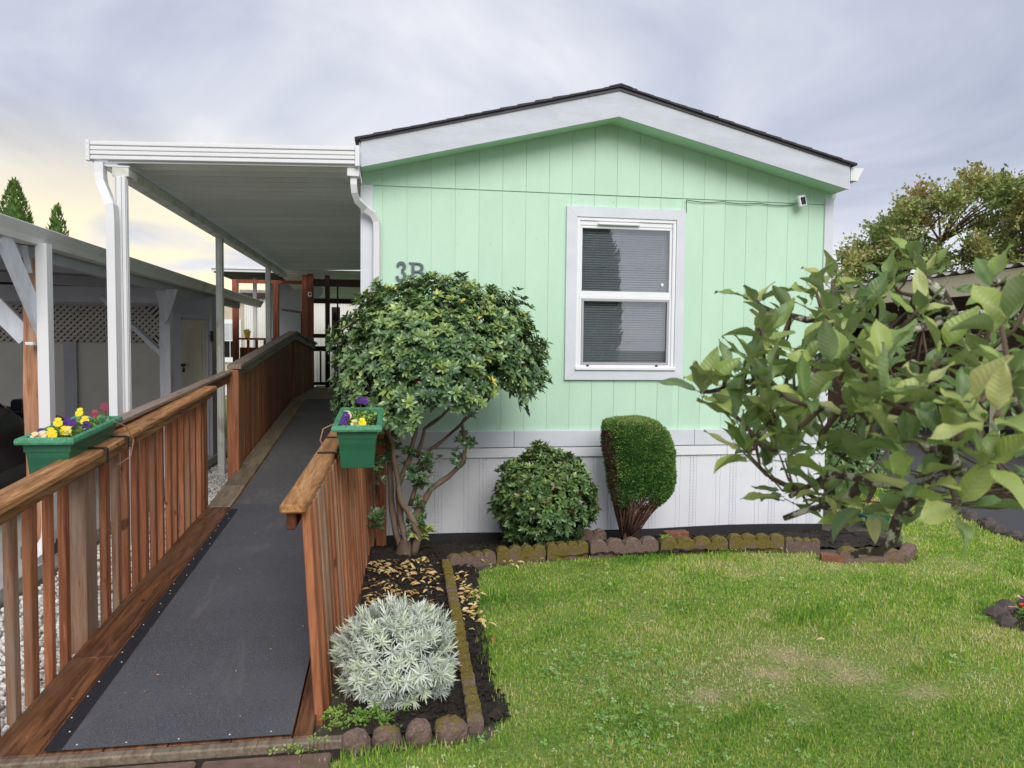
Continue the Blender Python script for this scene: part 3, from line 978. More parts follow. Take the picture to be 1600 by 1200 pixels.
    mb.f = [(i, i+1, n+i+1, n+i) for i in range(n-1)]
    chev = MB()
    for c in (.236, .268):
        for k in range(22):
            z0 = -.03+k*.0295
            for sg in (-1, 1):
                chev.add([(c, -.0030, z0), (c+sg*.011, -.0030, z0+.010), (c+sg*.011, -.0055, z0+.017), (c, -.0055, z0+.007)], [(0, 1, 2, 3)])
    first = None
    for k in range(11):
        xo = HX0+k*wv
        if first is None:
            first = obj('skirting_panel', mb, 'vinyl', h, recalc=False); 
            fc = obj('embossed_strip', chev, 'vinyl', first, recalc=False)
            b = WLOC[h]
            for o in (first, fc):
                for v in o.data.vertices: v.co = (v.co.x+b[0], v.co.y+b[1], v.co.z+b[2])
            first.location = (xo-b[0], -.004-b[1], -b[2])
        else:
            c = first.copy(); COL.objects.link(c); c.location = (xo-h.location.x, -.004-h.location.y, -h.location.z)
            d = fc.copy(); COL.objects.link(d); d.parent = c
    mb = MB()
    xs = np.linspace(HX0, HX1, 24)
    for i in range(23):
        z0 = -.042+.012*sin(xs[i]*2.3); z1 = -.042+.012*sin(xs[i+1]*2.3)
        mb.add([(xs[i], -.030, -.20), (xs[i+1], -.030, -.20), (xs[i+1], -.012, z1), (xs[i], -.012, z0)], [(0, 1, 2, 3)])
        mb.add([(xs[i], -.012, z0), (xs[i+1], -.012, z1), (xs[i+1], .02, z1), (xs[i], .02, z0)], [(0, 1, 2, 3)])
    obj('ground_flashing', mb, 'black', h, recalc=False)
    # right-hand gutter and downspout
    g = MB(); pr_ = [(4.298, 3.10), (4.37, 3.10), (4.385, 3.14), (4.43, 3.215), (4.418, 3.215), (4.37, 3.15), (4.36, 3.115), (4.31, 3.115), (4.31, 3.215), (4.298, 3.215)]
    g.prism(pr_, 1, -.25, 13.5)
    g.prism([(4.30, 3.10), (4.37, 3.10), (4.385, 3.14), (4.425, 3.212), (4.30, 3.212)], 1, -.256, -.251)
    go = obj('gutter', g, 'gutter', h)
    d = MB(); d.tube([(4.36, .12, 3.10), (4.36, .12, 3.03), (4.325, .12, 2.95), (4.325, .12, -.08)], .03, sq=(1, .8)); d.box(4.288, 4.362, .09, .15, 2.30, 2.325); obj('downspout', d, 'gutter', h)
    return h


HOME = house()


def window():
    h = HOME
    # mitred trim
    x0, x1, z0, z1 = 1.768, 2.852, 1.308, 2.822
    tr = [([(x0, z1), (x1, z1), (WX1, WZ1), (WX0, WZ1)]), ([(x1, z1-.001), (x1, z0), (WX1, WZ0), (WX1, WZ1-.001)]),
          ([(x1-.001, z0), (x0, z0), (WX0, WZ0), (WX1-.001, WZ0)]), ([(x0, z0+.001), (x0, z1-.001), (WX0, WZ1-.001), (WX0, WZ0+.001)])]
    wd = MB()
    def ring(a0, a1, b0, b1, t, y0, y1, tb=None):
        tb = t if tb is None else tb
        wd_ = MB()
        wd_.box(a0, a1, y0, y1, b1-t, b1, .003); wd_.box(a0, a1, y0, y1, b0, b0+tb, .003)
        wd_.box(a0, a0+t, y0, y1, b0+tb+.0005, b1-t-.0005, .003); wd_.box(a1-t, a1, y0, y1, b0+tb+.0005, b1-t-.0005, .003)
        return wd_
    wroot = obj('window', ring(WX0+.001, WX1-.001, WZ0+.001, WZ1-.001, .030, -.024, .03), 'fr', h)
    for p in tr:
        mb = MB(); mb.prism(p, 1, -.034, -.0065); obj('window_trim', mb, 'white', wroot)
    mb = MB(); mb.box(WX0+.032, WX1-.032, -.012, .028, 2.662, 2.702, .004); obj('top_rail', mb, 'fr', wroot)
    mb = MB(); mb.box(2.05, 2.43, -.04, -.0125, 2.668, 2.688, .004); obj('vent_bar', mb, 'fr', wroot)
    mb = ring(WX0+.032, WX1-.032, 2.043, 2.661, .022, -.008, .016, .048); obj('upper_sash', mb, 'fr', wroot)
    mb = ring(WX0+.032, WX1-.032, WZ0+.032, 2.042, .020, -.016, .010, .022); obj('lower_sash', mb, 'fr', wroot)
    mb = ring(WX0+.053, WX1-.053, WZ0+.055, 2.021, .020, -.020, -.006); obj('screen_frame', mb, 'screen_fr', wroot)
    for xx in (1.965, 2.60):
        mb = MB(); mb.box(xx, xx+.022, -.026, -.0165, 1.424, 1.440, .003); obj('latch', mb, 'black', wroot)
    mb = MB(); mb.box(WX0-.006, WX1+.008, -.052, -.0245, 1.392, 1.425, .006); obj('sill', mb, 'fr', wroot)
    mb = MB(); mb.box(1.91, 2.725, .000, .004, 2.09, 2.64); obj('pane', mb, 'glass', wroot)
    mb = MB(); mb.box(1.93, 2.705, -.004, .000, 1.46, 2.005); obj('pane', mb, 'glass', wroot)
    mb = MB()      # venetian blind: slats too fine to take apart
    z = 1.45
    k = 0
    while z < 2.66:
        w_ = .012; a = radians(52+random.uniform(-3, 3))
        dy, dz = w_*cos(a), w_*sin(a)
        xa, xb = 1.905, 2.735
        mb.add([(xa, .062-dy, z-dz), (xb, .062-dy, z-dz), (xb, .062, z+.0015), (xa, .062, z+.0015), (xb, .062+dy, z+dz), (xa, .062+dy, z+dz)], [(0, 1, 2, 3), (3, 2, 4, 5)])
        z += .0212
    for xx in (1.96, 2.30, 2.66): mb.box(xx, xx+.003, .045, .047, 1.45, 2.66)
    bl = obj('venetian_blind', mb, 'blind', wroot, recalc=False); bl['kind'] = 'stuff'
    mb = MB(); n = 90; xs = np.linspace(1.88, 2.76, n)
    for i in range(n-1):
        ya = .12+.012*sin(i*.9); yb = .12+.012*sin((i+1)*.9)
        za = 2.30+.02*abs(sin(i*.18)); zb = 2.30+.02*abs(sin((i+1)*.18))
        mb.add([(xs[i], ya, za), (xs[i+1], yb, zb), (xs[i+1], yb, 2.70), (xs[i], ya, 2.70)], [(0, 1, 2, 3)])
    obj('lace_valance', mb, 'curtain', wroot, recalc=False)
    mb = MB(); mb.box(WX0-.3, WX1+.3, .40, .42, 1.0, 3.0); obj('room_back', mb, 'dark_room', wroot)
    mb = MB(); mb.tube([(2.655, -.006, 2.16), (2.655, -.009, 2.16)], .014, 10); obj('sticker', mb, 'fr', wroot)


window()


def numerals():
    """grey metal 3 and B screwed to the wall"""
    def ribbon(mb, pts, wds, y0, y1):
        n = len(pts); vs = []
        for i, (x, z) in enumerate(pts):
            a = pts[max(i-1, 0)]; b = pts[min(i+1, n-1)]
            d = Vector((b[0]-a[0], b[1]-a[1])).normalized(); nx, nz = -d.y, d.x
            for sg in (1, -1):
                for y in (y0, y1): vs.append((x+nx*wds[i]/2*sg, y, z+nz*wds[i]/2*sg))
        fs = []
        for i in range(n-1):
            a = i*4; b = a+4
            fs += [(a, b, b+2, a+2), (a+1, a+3, b+3, b+1), (a, a+1, b+1, b), (a+2, b+2, b+3, a+3)]
        fs += [(0, 2, 3, 1), (n*4-4, n*4-3, n*4-1, n*4-2)]
        mb.add(vs, fs)

    def disc(mb, x, z, r, y0, y1):
        mb.prism([(x+r*cos(2*pi*k/14), z+r*sin(2*pi*k/14)) for k in range(14)], 1, y0, y1)
    S = .160; y0, y1 = -.020, -.0065
    bx, bz = .300, 2.138
    mb = MB()
    def arc(cx, cz, rx, rz, a0, a1, n=18): return [(bx+S*(cx+rx*cos(radians(a0+(a1-a0)*i/n))), bz+S*(cz+rz*sin(radians(a0+(a1-a0)*i/n)))) for i in range(n+1)]
    up = arc(.26, .77, .19, .19, 158, -82); lo = arc(.25, .27, .22, .235, 82, -158)
    ribbon(mb, up, [S*(.09+.09*sin(pi*i/18)) for i in range(19)], y0, y1)
    ribbon(mb, lo, [S*(.09+.10*sin(pi*i/18)) for i in range(19)], y0-.001, y1)
    disc(mb, up[0][0]+S*.03, up[0][1]-S*.01, S*.085, y0-.002, y1); disc(mb, lo[-1][0]+S*.03, lo[-1][1]+S*.01, S*.09, y0-.002, y1)
    t = obj('house_number', mb, 'numeral', HOME)
    bx = .408
    mb = MB()
    mb.box(bx+S*.14, bx+S*.30, y0, y1, bz+S*.0, bz+S*.98)
    for zz in (0, .92): mb.prism([(bx+S*.0, bz+S*(zz+(.08 if zz else 0))), (bx+S*.45, bz+S*(zz+(.08 if zz else 0))), (bx+S*.45, bz+S*(zz+(0 if zz else .08))), (bx+S*.07, bz+S*(zz+(0 if zz else .08)))], 1, y0-.001, y1)
    up = [(bx+S*.30, bz+S*.945), (bx+S*.45, bz+S*.945)]+arc(.48, .745, .225, .20, 85, -85)+[(bx+S*.45, bz+S*.535), (bx+S*.30, bz+S*.535)]
    lo = [(bx+S*.30, bz+S*.52), (bx+S*.45, bz+S*.52)]+arc(.50, .275, .26, .245, 85, -85)+[(bx+S*.45, bz+S*.035), (bx+S*.30, bz+S*.035)]
    ww = lambda n: [S*(.075+.12*max(0, sin(pi*i/(n-1))-.3)) for i in range(n)]
    ribbon(mb, up, ww(len(up)), y0-.002, y1); ribbon(mb, lo, ww(len(lo)), y0-.003, y1)
    obj('house_number', mb, 'numeral', HOME)


numerals()


def solar_light():
    t = thing('security_light', 'small white solar security light wired under the eave corner of the green home', 'light', (3.93, -.015, 2.93))
    R = Matrix.Rotation(radians(-14), 3, 'Y') @ Matrix.Rotation(radians(18), 3, 'Z')
    mb = MB(); mb.obox((3.932, -.09, 2.938), (.043, .016, .05), .006, R); obj('housing', mb, 'fr', t)
    mb = MB(); mb.obox((3.936, -.1075, 2.936), (.027, .003, .033), .001, R); obj('solar_panel', mb, 'black', t)
    mb = MB(); mb.tube([(3.95, -.014, 2.96), (3.95, -.05, 2.955), (3.935, -.076, 2.94)], .008, 8); obj('bracket', mb, 'fr', t)
    mb = MB(); pts = []
    for i in range(25):
        q = i/24; x = 2.86+(3.9-2.86)*q
        pts.append((x, -.021-.002*sin(i), 2.915-.012*abs(sin(q*pi*3))))
    mb.tube(pts, .0035, 5); mb.tube([(2.86, -.0215, 2.915), (2.858, -.036, 2.80)], .003, 5)
    obj('cable', mb, 'metal', t)


solar_light()

def wall_nails():
    mb = MB()
    for k in range(60):
        x = .19+.2032*random.randint(0, 19)+random.choice((-.03, .03, .1)); z = random.choice((.9, 1.3, 1.7, 2.1, 2.5, 2.88))+random.uniform(-.03, .03)
        if WX0-.12 < x < WX1+.1 and WZ0-.1 < z < WZ1+.12: continue
        mb.tube([(x, -.0042, z), (x, -.0062, z)], .0035, 6)
    o = obj('nail_heads', mb, 'screen_fr', HOME); o['kind'] = 'stuff'


wall_nails()

# ================================================================== PATIO COVER
def patio_cover():
    c = thing('patio_cover', 'white aluminium patio cover roof on slim posts over the ramp', 'patio cover', (-1.0, 3.5, 0))
    zl, zr_ = 2.966, 3.021
    for k in range(4):
        mb = MB(); a = .035*k
        mb.board((-1.965, -.318, zl+a+.0165), (-.022, -.318, zr_+a+.0165), .028 if k % 2 else .022, .030, .004); obj('fascia_rib', mb, 'alu', c)
    mb = MB(); mb.board((-1.965, -.305, zl+.07), (-.022, -.305, zr_+.07), .008, .142, 0); fa = obj('fascia', mb, 'alu', c)
    mb = MB(); mb.box(-1.995, -1.966, -.338, -.30, 2.955, 3.112, .004)
    for q in (2.99, 3.04, 3.085): mb.obox((-1.981, -.339, q), (.004, .002, .004))
    obj('corner_cap', mb, 'alu', c)
    mb = MB(); mb.box(-.0215, .014, -.336, -.288, 3.005, 3.168, .004); obj('corner_cap', mb, 'alu', c)
    # side gutter-beam
    mb = MB(); mb.prism([(-1.995, 2.975), (-1.86, 2.925), (-1.70, 2.925), (-1.70, 2.935), (-1.856, 2.936), (-1.985, 2.985), (-1.985, 3.10), (-1.995, 3.10)], 1, -.30, 8.25); obj('gutter', mb, 'alu', c)
    mb = MB(); mb.box(-1.825, -1.705, -.298, 8.24, 2.855, 2.924, .004); obj('beam', mb, 'alu_dirty', c)
    # roof pans
    wpan = .20; first = None
    n = int((8.25+.30)/wpan)
    for k in range(n):
        y = -.298+k*wpan
        if first is None:
            mb = MB()
            pr_ = [(0, .006), (.020, .006), (.024, .042), (.104, .042), (.108, .034), (.116, .034), (.120, .042), (.199, .042), (.199, .06), (0, .06)]
            vs = []
            for X, z in ((-1.852, 2.947), (-.005, 3.002)): vs += [(X, py, z+pz) for py, pz in pr_]
            q = len(pr_)
            mb.add(vs, [(i, (i+1) % q, q+(i+1) % q, q+i) for i in range(q)]+[tuple(range(q)), tuple(range(2*q-1, q-1, -1))])
            first = obj('roof_pan', mb, 'alu_ceiling', c); first.location = (0, y, 0)
        else:
            p = first.copy(); COL.objects.link(p); p.location = (0, y, 0)
    # posts
    for y in (-.28, 2.94, 6.4):
        mb = MB(); mb.box(-1.803, -1.727, y-.038, y+.038, 0.0, 2.854, .004)
        for s in (-1, 1):
            mb.box(-1.803+.012+.02*(s+1), -1.791+.02*(s+1), y-.044, y-.0385, .05, 2.85, .002)
            mb.box(-1.7265, -1.722, y+s*.016-.006, y+s*.016+.006, .05, 2.85, .001)
        mb.box(-1.83, -1.70, y-.06, y+.06, -.01, .02)
        obj('post', mb, 'alu_dirty' if y > 0 else 'alu', c)
    # front downspout with offset at the left post
    mb = MB()
    mb.tube([(-1.905, -.29, 2.95), (-1.905, -.29, 2.87), (-1.895, -.30, 2.80), (-1.845, -.345, 2.70), (-1.805, -.375, 2.62), (-1.798, -.378, 2.5), (-1.798, -.378, .12)], .042, sq=(1, .72))
    obj('downspout', mb, 'alu', c)
    # downspout at the house corner
    mb = MB()
    mb.box(-.085, .010, -.29, -.20, 2.935, 3.004, .004)
    pth = [(-.035, -.235, 2.94), (-.035, -.235, 2.88), (-.032, -.22, 2.83), (-.015, -.17, 2.775), (.05, -.10, 2.725), (.115, -.085, 2.68), (.143, -.07, 2.62), (.146, -.066, 2.54), (.146, -.066, .30), (.146, -.08, .24), (.155, -.13, .18), (.17, -.20, .13)]
    mb.tube(pth, .031, sq=(1, .8))
    for i in range(1, 10):
        q = i/10; p = Vector(pth[3]).lerp(Vector(pth[6]), q)
    obj('downspout', mb, 'alu', c)
    mb = MB()
    for i in range(9):
        t = i/8; a = radians(90*t)
        mb.tube([(.146+.002*i, -.085-.12*(1-cos(a)), .26-.12*sin(a)), (.146+.002*i, -.090-.12*(1-cos(a)), .252-.12*sin(a))], .046, 10)
    obj('flexible_elbow', mb, 'alu', c)


patio_cover()

# ================================================================== RAMP AND RAILINGS
def zr(y):
    if y < 0: return .03+(y+3.42)/3.42*.215
    if y < 5.34: return .245+y/5.34*.515
    return .76


def ramp():
    r = thing('access_ramp', 'long wooden wheelchair ramp with black roll roofing surface rising along the home', 'ramp', (-.63, -3.4, 0))
    def plank(x0, x1, y0, y1, mt, th=.035, nm='plank', dz=0.0):
        mb = MB(); mb.board(((x0+x1)/2, y0, zr(y0+1e-6)-th/2+dz), ((x0+x1)/2, y1, zr(y1-1e-6)-th/2+dz), x1-x0, th, .004); return obj(nm, mb, mt, r)
    for y0, y1, mt in ((-3.405, -2.62, 'plank'), (-2.615, -.30, 'plank'), (-.296, .0, 'plank'), (.004, .62, 'plank_grey'), (.625, 1.42, 'plank_grey'), (1.425, 3.6, 'plank_grey'), (3.605, 5.335, 'plank_grey')):
        plank(-1.245, -1.055, y0, y1, mt)
    for y0, y1 in ((-3.405, -.004), (.004, 2.6), (2.605, 5.335)):
        for k in range(4): plank(-1.052+k*.235, -1.052+k*.235+.232, y0, y1, 'plank')
        plank(-.110, .03 if y0 > -.5 else -.035, y0, y1, 'plank' if y0 < 0 else 'plank_grey')
    for x in (-1.235, -.13):       # rim joists
        for y0, y1 in ((-3.39, 0), (0, 5.335)):
            mb = MB(); n = 2
            a, b = zr(y0+1e-6)-.037, zr(y1-1e-6)-.037
            mb.add([(x, y0, max(a-.14, -.02)), (x, y1, b-.14), (x, y1, b), (x, y0, a), (x+.035, y0, max(a-.14, -.02)), (x+.035, y1, b-.14), (x+.035, y1, b), (x+.035, y0, a)],
                   [(0, 1, 2, 3), (4, 7, 6, 5), (0, 4, 5, 1), (3, 2, 6, 7), (0, 3, 7, 4), (1, 5, 6, 2)])
            obj('joist', mb, 'wred_y', r)
    for y in (-.2, 2.6, 5.2, 8.2):
        for x in (-1.2, -.10):
            mb = MB(); mb.box(x-.045, x+.045, y-.045, y+.045, -.02, zr(y)-.18); obj('support_post', mb, 'wzd', r)
    # roll roofing
    def sheet(x0, x1, y0, y1, dz, mt, nm):
        mb = MB(); ys = np.linspace(y0, y1, 14)
        for i in range(13):
            a, b = float(ys[i]), float(ys[i+1])
            mb.add([(x0, a, zr(a)+dz), (x1, a, zr(a)+dz), (x1, b, zr(b)+dz), (x0, b, zr(b)+dz)], [(0, 1, 2, 3)])
        return obj(nm, mb, mt, r, recalc=False)
    sheet(-1.03, -.115, 0.0, 5.33, .004, 'mat_up', 'roofing_sheet')
    sheet(-1.032, -.115, -3.400, .035, .009, 'mat_low', 'roofing_sheet')
    sheet(-1.032, -.968, -3.400, -.12, .012, 'mat_edge', 'selvage_strip')
    mb = MB()
    for k in range(22):
        y = -3.3+k*.145+random.uniform(-.03, .03)
        if y > -.1: break
        for x in (-1.018+random.uniform(-.006, .006),) if k % 4 else (-.985,):
            mb.lathe([(.0036, 0), (.0025, .002)], (x, y, zr(y)+.0122), 6)
    for k in range(5): mb.lathe([(.0036, 0), (.0025, .002)], (-.95+k*.19+random.uniform(-.03,.03), -3.375+random.uniform(-.005, .01), zr(-3.375)+.0095), 6)
    nl = obj('nail_heads', mb, 'alu', r); nl['kind'] = 'stuff'
    k_ = 60; y_ = -3.3+8.0*RNG.random(k_)**1.5; x_ = RNG.uniform(-1.24, -.13, k_)
    P_ = np.stack([x_, y_, np.array([zr(v) for v in y_])+.0135], 1); L_ = RNG.uniform(.004, .018, k_)
    lo = scatter('leaf_litter', LEAF[0], LEAF[1], P_, frames(rdir(k_)*[1, 1, .05], np.array([[0, 0, 1.]]*k_)+.15*rdir(k_)), np.stack([L_*.5, L_, L_*.4], 1), RNG.random(k_), 'fallen', r); lo['kind'] = 'stuff'
    mb = MB(); mb.box(-1.33, .10, -3.455, -3.408, -.01, .030, .006); obj('threshold_board', mb, 'plank_grey', r)
    # landing boards run across
    k = 0; y = 5.345
    while y < 9.0:
        mb = MB(); mb.box(-1.245, -.0, y, y+.137, .724, .76, .004); obj('plank', mb, 'wx', r); y += .142
    mb = MB(); mb.box(-1.24, -1.20, 5.345, 9.0, .56, .722); obj('joist', mb, 'wred_y', r)
    mb = MB(); mb.box(-.05, -.02, 5.345, 9.0, .56, .722); obj('joist', mb, 'wred_y', r)


ramp()


def rail_lower():
    r = thing('wooden_railing', 'stained wooden railing with worn cap rail on the open gravel side of the ramp', 'railing', (-1.26, -1.7, 0), 'railings of the ramp')
    zc = lambda y: .984+.0766*(y+3.31)
    for y0, y1 in ((-3.50, -1.79), (-1.785, .09)):
        mb = MB(); mb.board((-1.232, y0, zc(y0)-.018), (-1.232, y1, zc(y1)-.018), .124, .036, .007); obj('cap_rail', mb, 'wy', r)
        mb = MB(); mb.board((-1.222, y0+.01, zc(y0)-.0365-.028), (-1.222, y1-.01, zc(y1)-.0365-.028), .038, .056, .004); obj('sub_rail', mb, 'wy', r)
    y = -3.44; k = 0
    while y < .06:
        if not (-2.50 < y < -2.18):
            wdt = random.choice((.044, .050, .056, .066)); j = random.uniform(-.012, .012)
            mb = MB(); mb.board((-1.268+random.uniform(-.004, .004), y+j, max(-.01, zr(y)-.13)), (-1.265, y+j+random.uniform(-.008, .008), zc(y)-.044), .036, wdt, .004, (0, 1, 0))
            obj('picket', mb, 'wzp' if k in (2, 9) else 'wz', r)
        y += .166; k += 1
    for yp, wdt, mt in ((-2.335, .15, 'wzp'), (-.0, .10, 'wz')):
        mb = MB(); mb.box(-1.335, -1.248, yp-wdt/2, yp+wdt/2, -.02, zc(yp)-.046, .006); obj('post', mb, mt, r)
    # outer rail that bridges the gap between the two railings
    p0 = (-1.325, -1.95, 1.065); p1 = (-1.30, 1.115, 1.262)
    mb = MB(); mb.board(p0, p1, .038, .085, .004); obj('grab_rail', mb, 'wred_y', r)
    mb = MB(); mb.board((p0[0], p0[1], p0[2]+.057), (p1[0], p1[1], p1[2]+.057), .085, .025, .004); obj('grab_rail', mb, 'wyd', r)


rail_lower()


def rail_upper():
    r = thing('wooden_railing', 'dark red boarded wooden railing along the upper ramp and landing', 'railing', (-1.27, 4.8, 0), 'railings of the ramp')
    zc = lambda y: 1.392+(y-1.15)*.0947 if y < 5.46 else 1.80-(y-5.46)*.058
    for y0, y1 in ((1.13, 5.44), (5.44, 8.42)):
        mb = MB(); mb.board((-1.245, y0, zc(y0)-.022), (-1.245, y1, zc(y1)-.022), .13, .044, .006); obj('cap_rail', mb, 'wyd', r)
        mb = MB(); mb.board((-1.232, y0+.05, zc(y0+.05)-.044-.045), (-1.232, y1, zc(y1)-.044-.045), .036, .088, .004); obj('sub_rail', mb, 'wyd', r)
    mb = MB(); mb.box(-1.315, -1.205, 1.13, 1.26, -.02, zc(1.16)-.052, .008); obj('post', mb, 'wz', r)
    y = 1.34
    while y < 8.4:
        mb = MB(); mb.board((-1.272, y, zr(y)-.15), (-1.272+random.uniform(-.004, .004), y, zc(y)-.046), .022, .132+random.uniform(-.004, .004), .003, (0, 1, 0))
        obj('fence_board', mb, 'wz' if y < 3.0 and random.random() < .7 else 'wzd', r)
        y += .139
    mb = MB(); mb.box(-1.315, -1.225, 5.40, 5.49, -.02, zc(5.4)-.06, .006); obj('post', mb, 'wzd', r)


rail_upper()


def rail_right():
    r = thing('wooden_railing', 'short leaning wooden railing between the ramp and the soil bed', 'railing', (0.03, -1.6, 0), 'railings of the ramp')
    xb = lambda y: -.030+.045*(y+3.15)
    zc = lambda y: .948+.076*(y+3.3)
    lean = -.062
    mb = MB(); mb.board((xb(-3.31)+lean-.022, -3.31, zc(-3.31)-.019), (xb(-.08)+lean-.022, -.08, zc(-.08)-.019), .105, .038, .008); obj('cap_rail', mb, 'wy', r)
    mb = MB(); mb.board((xb(-3.28)+lean-.035, -3.27, zc(-3.28)-.038-.040), (xb(-.08)+lean-.035, -.10, zc(-.08)-.038-.040), .036, .078, .004); obj('sub_rail', mb, 'wred_y', r)
    y = -3.20; k = 0
    while y < -.08:
        j = random.uniform(-.006, .006)
        mb = MB(); mb.board((xb(y)+.014+j, y, -.015), (xb(y)+.014+lean*.93+j*.3, y+random.uniform(-.01, .01), zc(y)-.040), .036, .098, .004, (0, 1, 0))
        obj('picket', mb, 'wzp' if k in (2, 3, 6) else 'wz', r)
        y += .128; k += 1
    mb = MB(); mb.box(.135, .225, -.13, -.04, -.16, 1.12, .006); obj('post', mb, 'wz', r)


rail_right()


# ================================================================== GARDEN EDGING
def edging_block(mb, p0, p1, hgt, th, n=4, z0=-.02):
    rel = .72 if n < 6 else 1.0
    """scalloped concrete edging block from p0 to p1"""
    d = Vector((p1[0]-p0[0], p1[1]-p0[1], 0)); ln = d.length; d.normalize(); s = Vector((-d.y, d.x, 0))
    prof = [(0, z0)]
    for k in range(n):
        c = (k+.5)/n*ln; r = ln/n/2
        for i in range(9):
            a = pi-pi*i/8
            prof.append((c+r*.98*cos(a), z0+hgt-r*rel+r*rel*sin(a)))
    prof.append((ln, z0))
    m_ = len(prof); vs = []
    for sg, sh in ((-1, .94), (-.7, 1), (.7, 1), (1, .94)):
        for x, z in prof:
            zz = z if z <= z0+1e-6 else z0+(z-z0)*(sh)
            q = Vector((p0[0], p0[1], 0))+d*x+s*(th/2*sg); vs.append((q.x, q.y, zz))
    fs = [tuple(range(m_-1, -1, -1)), tuple(range(3*m_, 4*m_))]
    for b in range(3):
        for i in range(m_): fs.append((b*m_+i, b*m_+(i+1) % m_, (b+1)*m_+(i+1) % m_, (b+1)*m_+i))
    mb.add(vs, fs)


def edging():
    def row(label, pts, hs, th, mts, n=4, tilt=0):
        cx = sum(p[0] for p in pts)/len(pts); cy = sum(p[1] for p in pts)/len(pts)
        t = thing('garden_edging', label, 'edging', (cx, cy, 0), 'scalloped concrete edging')
        for i in range(len(pts)-1):
            a, b = Vector(pts[i]), Vector(pts[i+1]); d = (b-a).normalized()*.008
            mb = MB()
            if n > 1: edging_block(mb, a+d, b-d, hs[i % len(hs)], th, n)
            else:
                c = (a+b)/2; r = (b-a).length*.5*random.uniform(.86, 1.0); hh = hs[i % len(hs)]
                mb.lathe([(r*.80, -.03), (r*.97, hh*.15), (r, hh*.45), (r*.86, hh*.75), (r*.55, hh*.95), (r*.18, hh)], (c.x, c.y, 0), 14)
                mb.v = [(x+random.gauss(0, .003), c.y+(y-c.y)*.72+random.gauss(0, .003), z+random.gauss(0, .003)) for x, y, z in mb.v]
            dz = random.uniform(-.02, .006); tx = random.uniform(-.05, .05)
            mb.v = [(x+tx*max(z, 0)+random.gauss(0, .0022), y-abs(tx)*max(z, 0)+random.gauss(0, .0022), z+dz*(z > 0)+random.gauss(0, .002)) for x, y, z in mb.v]
            obj('edging_block', mb, mts[i % len(mts)], t, smooth=False)
        return t
    row('moss-topped row of low scalloped edging between the lawn strip and the silver bush', [(.625, -3.40), (.632, -2.92), (.640, -2.44), (.648, -1.96), (.655, -1.50), (.66, -1.06)], (.085, .08, .09), .062, ('edge_some', 'edge_moss', 'edge_moss'), 6)
    row('row of bare brown rounded edging in front of the silver bush', [(.075, -3.45), (.20, -3.455), (.325, -3.45), (.45, -3.44), (.585, -3.42)], (.085, .078, .088, .08), .085, ('edge_bare', 'edge_some'), 1)
    row('curved row of scalloped edging below the skirting along the lawn', [(.67, -1.10), (1.03, -.985), (1.42, -.95), (1.76, -.93), (2.33, -.905), (2.90, -.905), (3.36, -.95), (3.62, -1.04)], (.13, .14, .13, .145, .135, .14), .075,
        ('edge_some', 'edge_moss', 'edge_moss', 'edge_bare', 'edge_moss', 'edge_moss', 'edge_some'), 4)
    row('pinkish edging end blocks set forward at the lawn corner of the house bed', [(3.60, -1.30), (4.08, -1.40), (4.36, -1.12)], (.13, .11), .085, ('edge_some', 'edge_bare'), 3)
    row('narrow brown edging against the foot of the leaning railing', [(.115, -3.15), (.135, -2.75), (.15, -2.35), (.165, -1.95), (.18, -1.55)], (.06, .05), .05, ('edge_some', 'edge_bare'), 4)
    row('low scalloped edging piece behind the topiary foot', [(1.72, -.42), (2.06, -.40)], (.09,), .06, ('edge_bare',), 3)
    # loose stones and bricks
    def brick(loc, rz, label, holes=True, sc=1.0):
        t = thing('brick', label, 'brick', loc)
        R = Matrix.Rotation(rz, 3, 'Z')
        mb = MB(); mb.obox((loc[0], loc[1], loc[2]+.032), (.100*sc, .045*sc, .032), .004, R); obj('brick_body', mb, 'brick', t)
        if holes:
            mb = MB()
            for k in range(-2, 3):
                for yy in (-.017, .017):
                    q = R @ Vector((k*.036, yy, 0)); mb.lathe([(.010, 0), (.0095, .0005)], (loc[0]+q.x, loc[1]+q.y, loc[2]+.0642), 8)
            obj('core_holes', mb, 'black', t)
    brick((2.62, -.54, .0), .08, 'red cored brick lying in the bed beside the topiary')
    brick((3.56, -1.30, -.012), -.35, 'broken flat red brick piece on the lawn before the pink edging', False, .8)
    mb = MB()
    for k in range(3):
        c = (.02+.1*k, -3.30+.06*k, .02)
    # front pavers
    mb = MB(); mb.add([(x, y, -.004) for x, y in [(-3, -8), (-.06, -8), (-.06, -3.6), (.10, -3.54), (.10, -3.456), (-3, -3.456)]], [tuple(range(6))])
    pth = struct('path', mb, 'soil')
    xs = [-2.2, -1.62, -1.02, -.44, .06]
    for j in range(6):
        for i in range(4):
            y1 = -3.50-j*.42; a = xs[i]+.012; b = xs[i+1]-.012-(.06 if i == 3 and j else 0)
            mb = MB(); mb.box(a, b, y1-.395, y1, -.02, .016+random.uniform(-.003, .004), .012); obj('paver', mb, 'paver', pth)


edging()

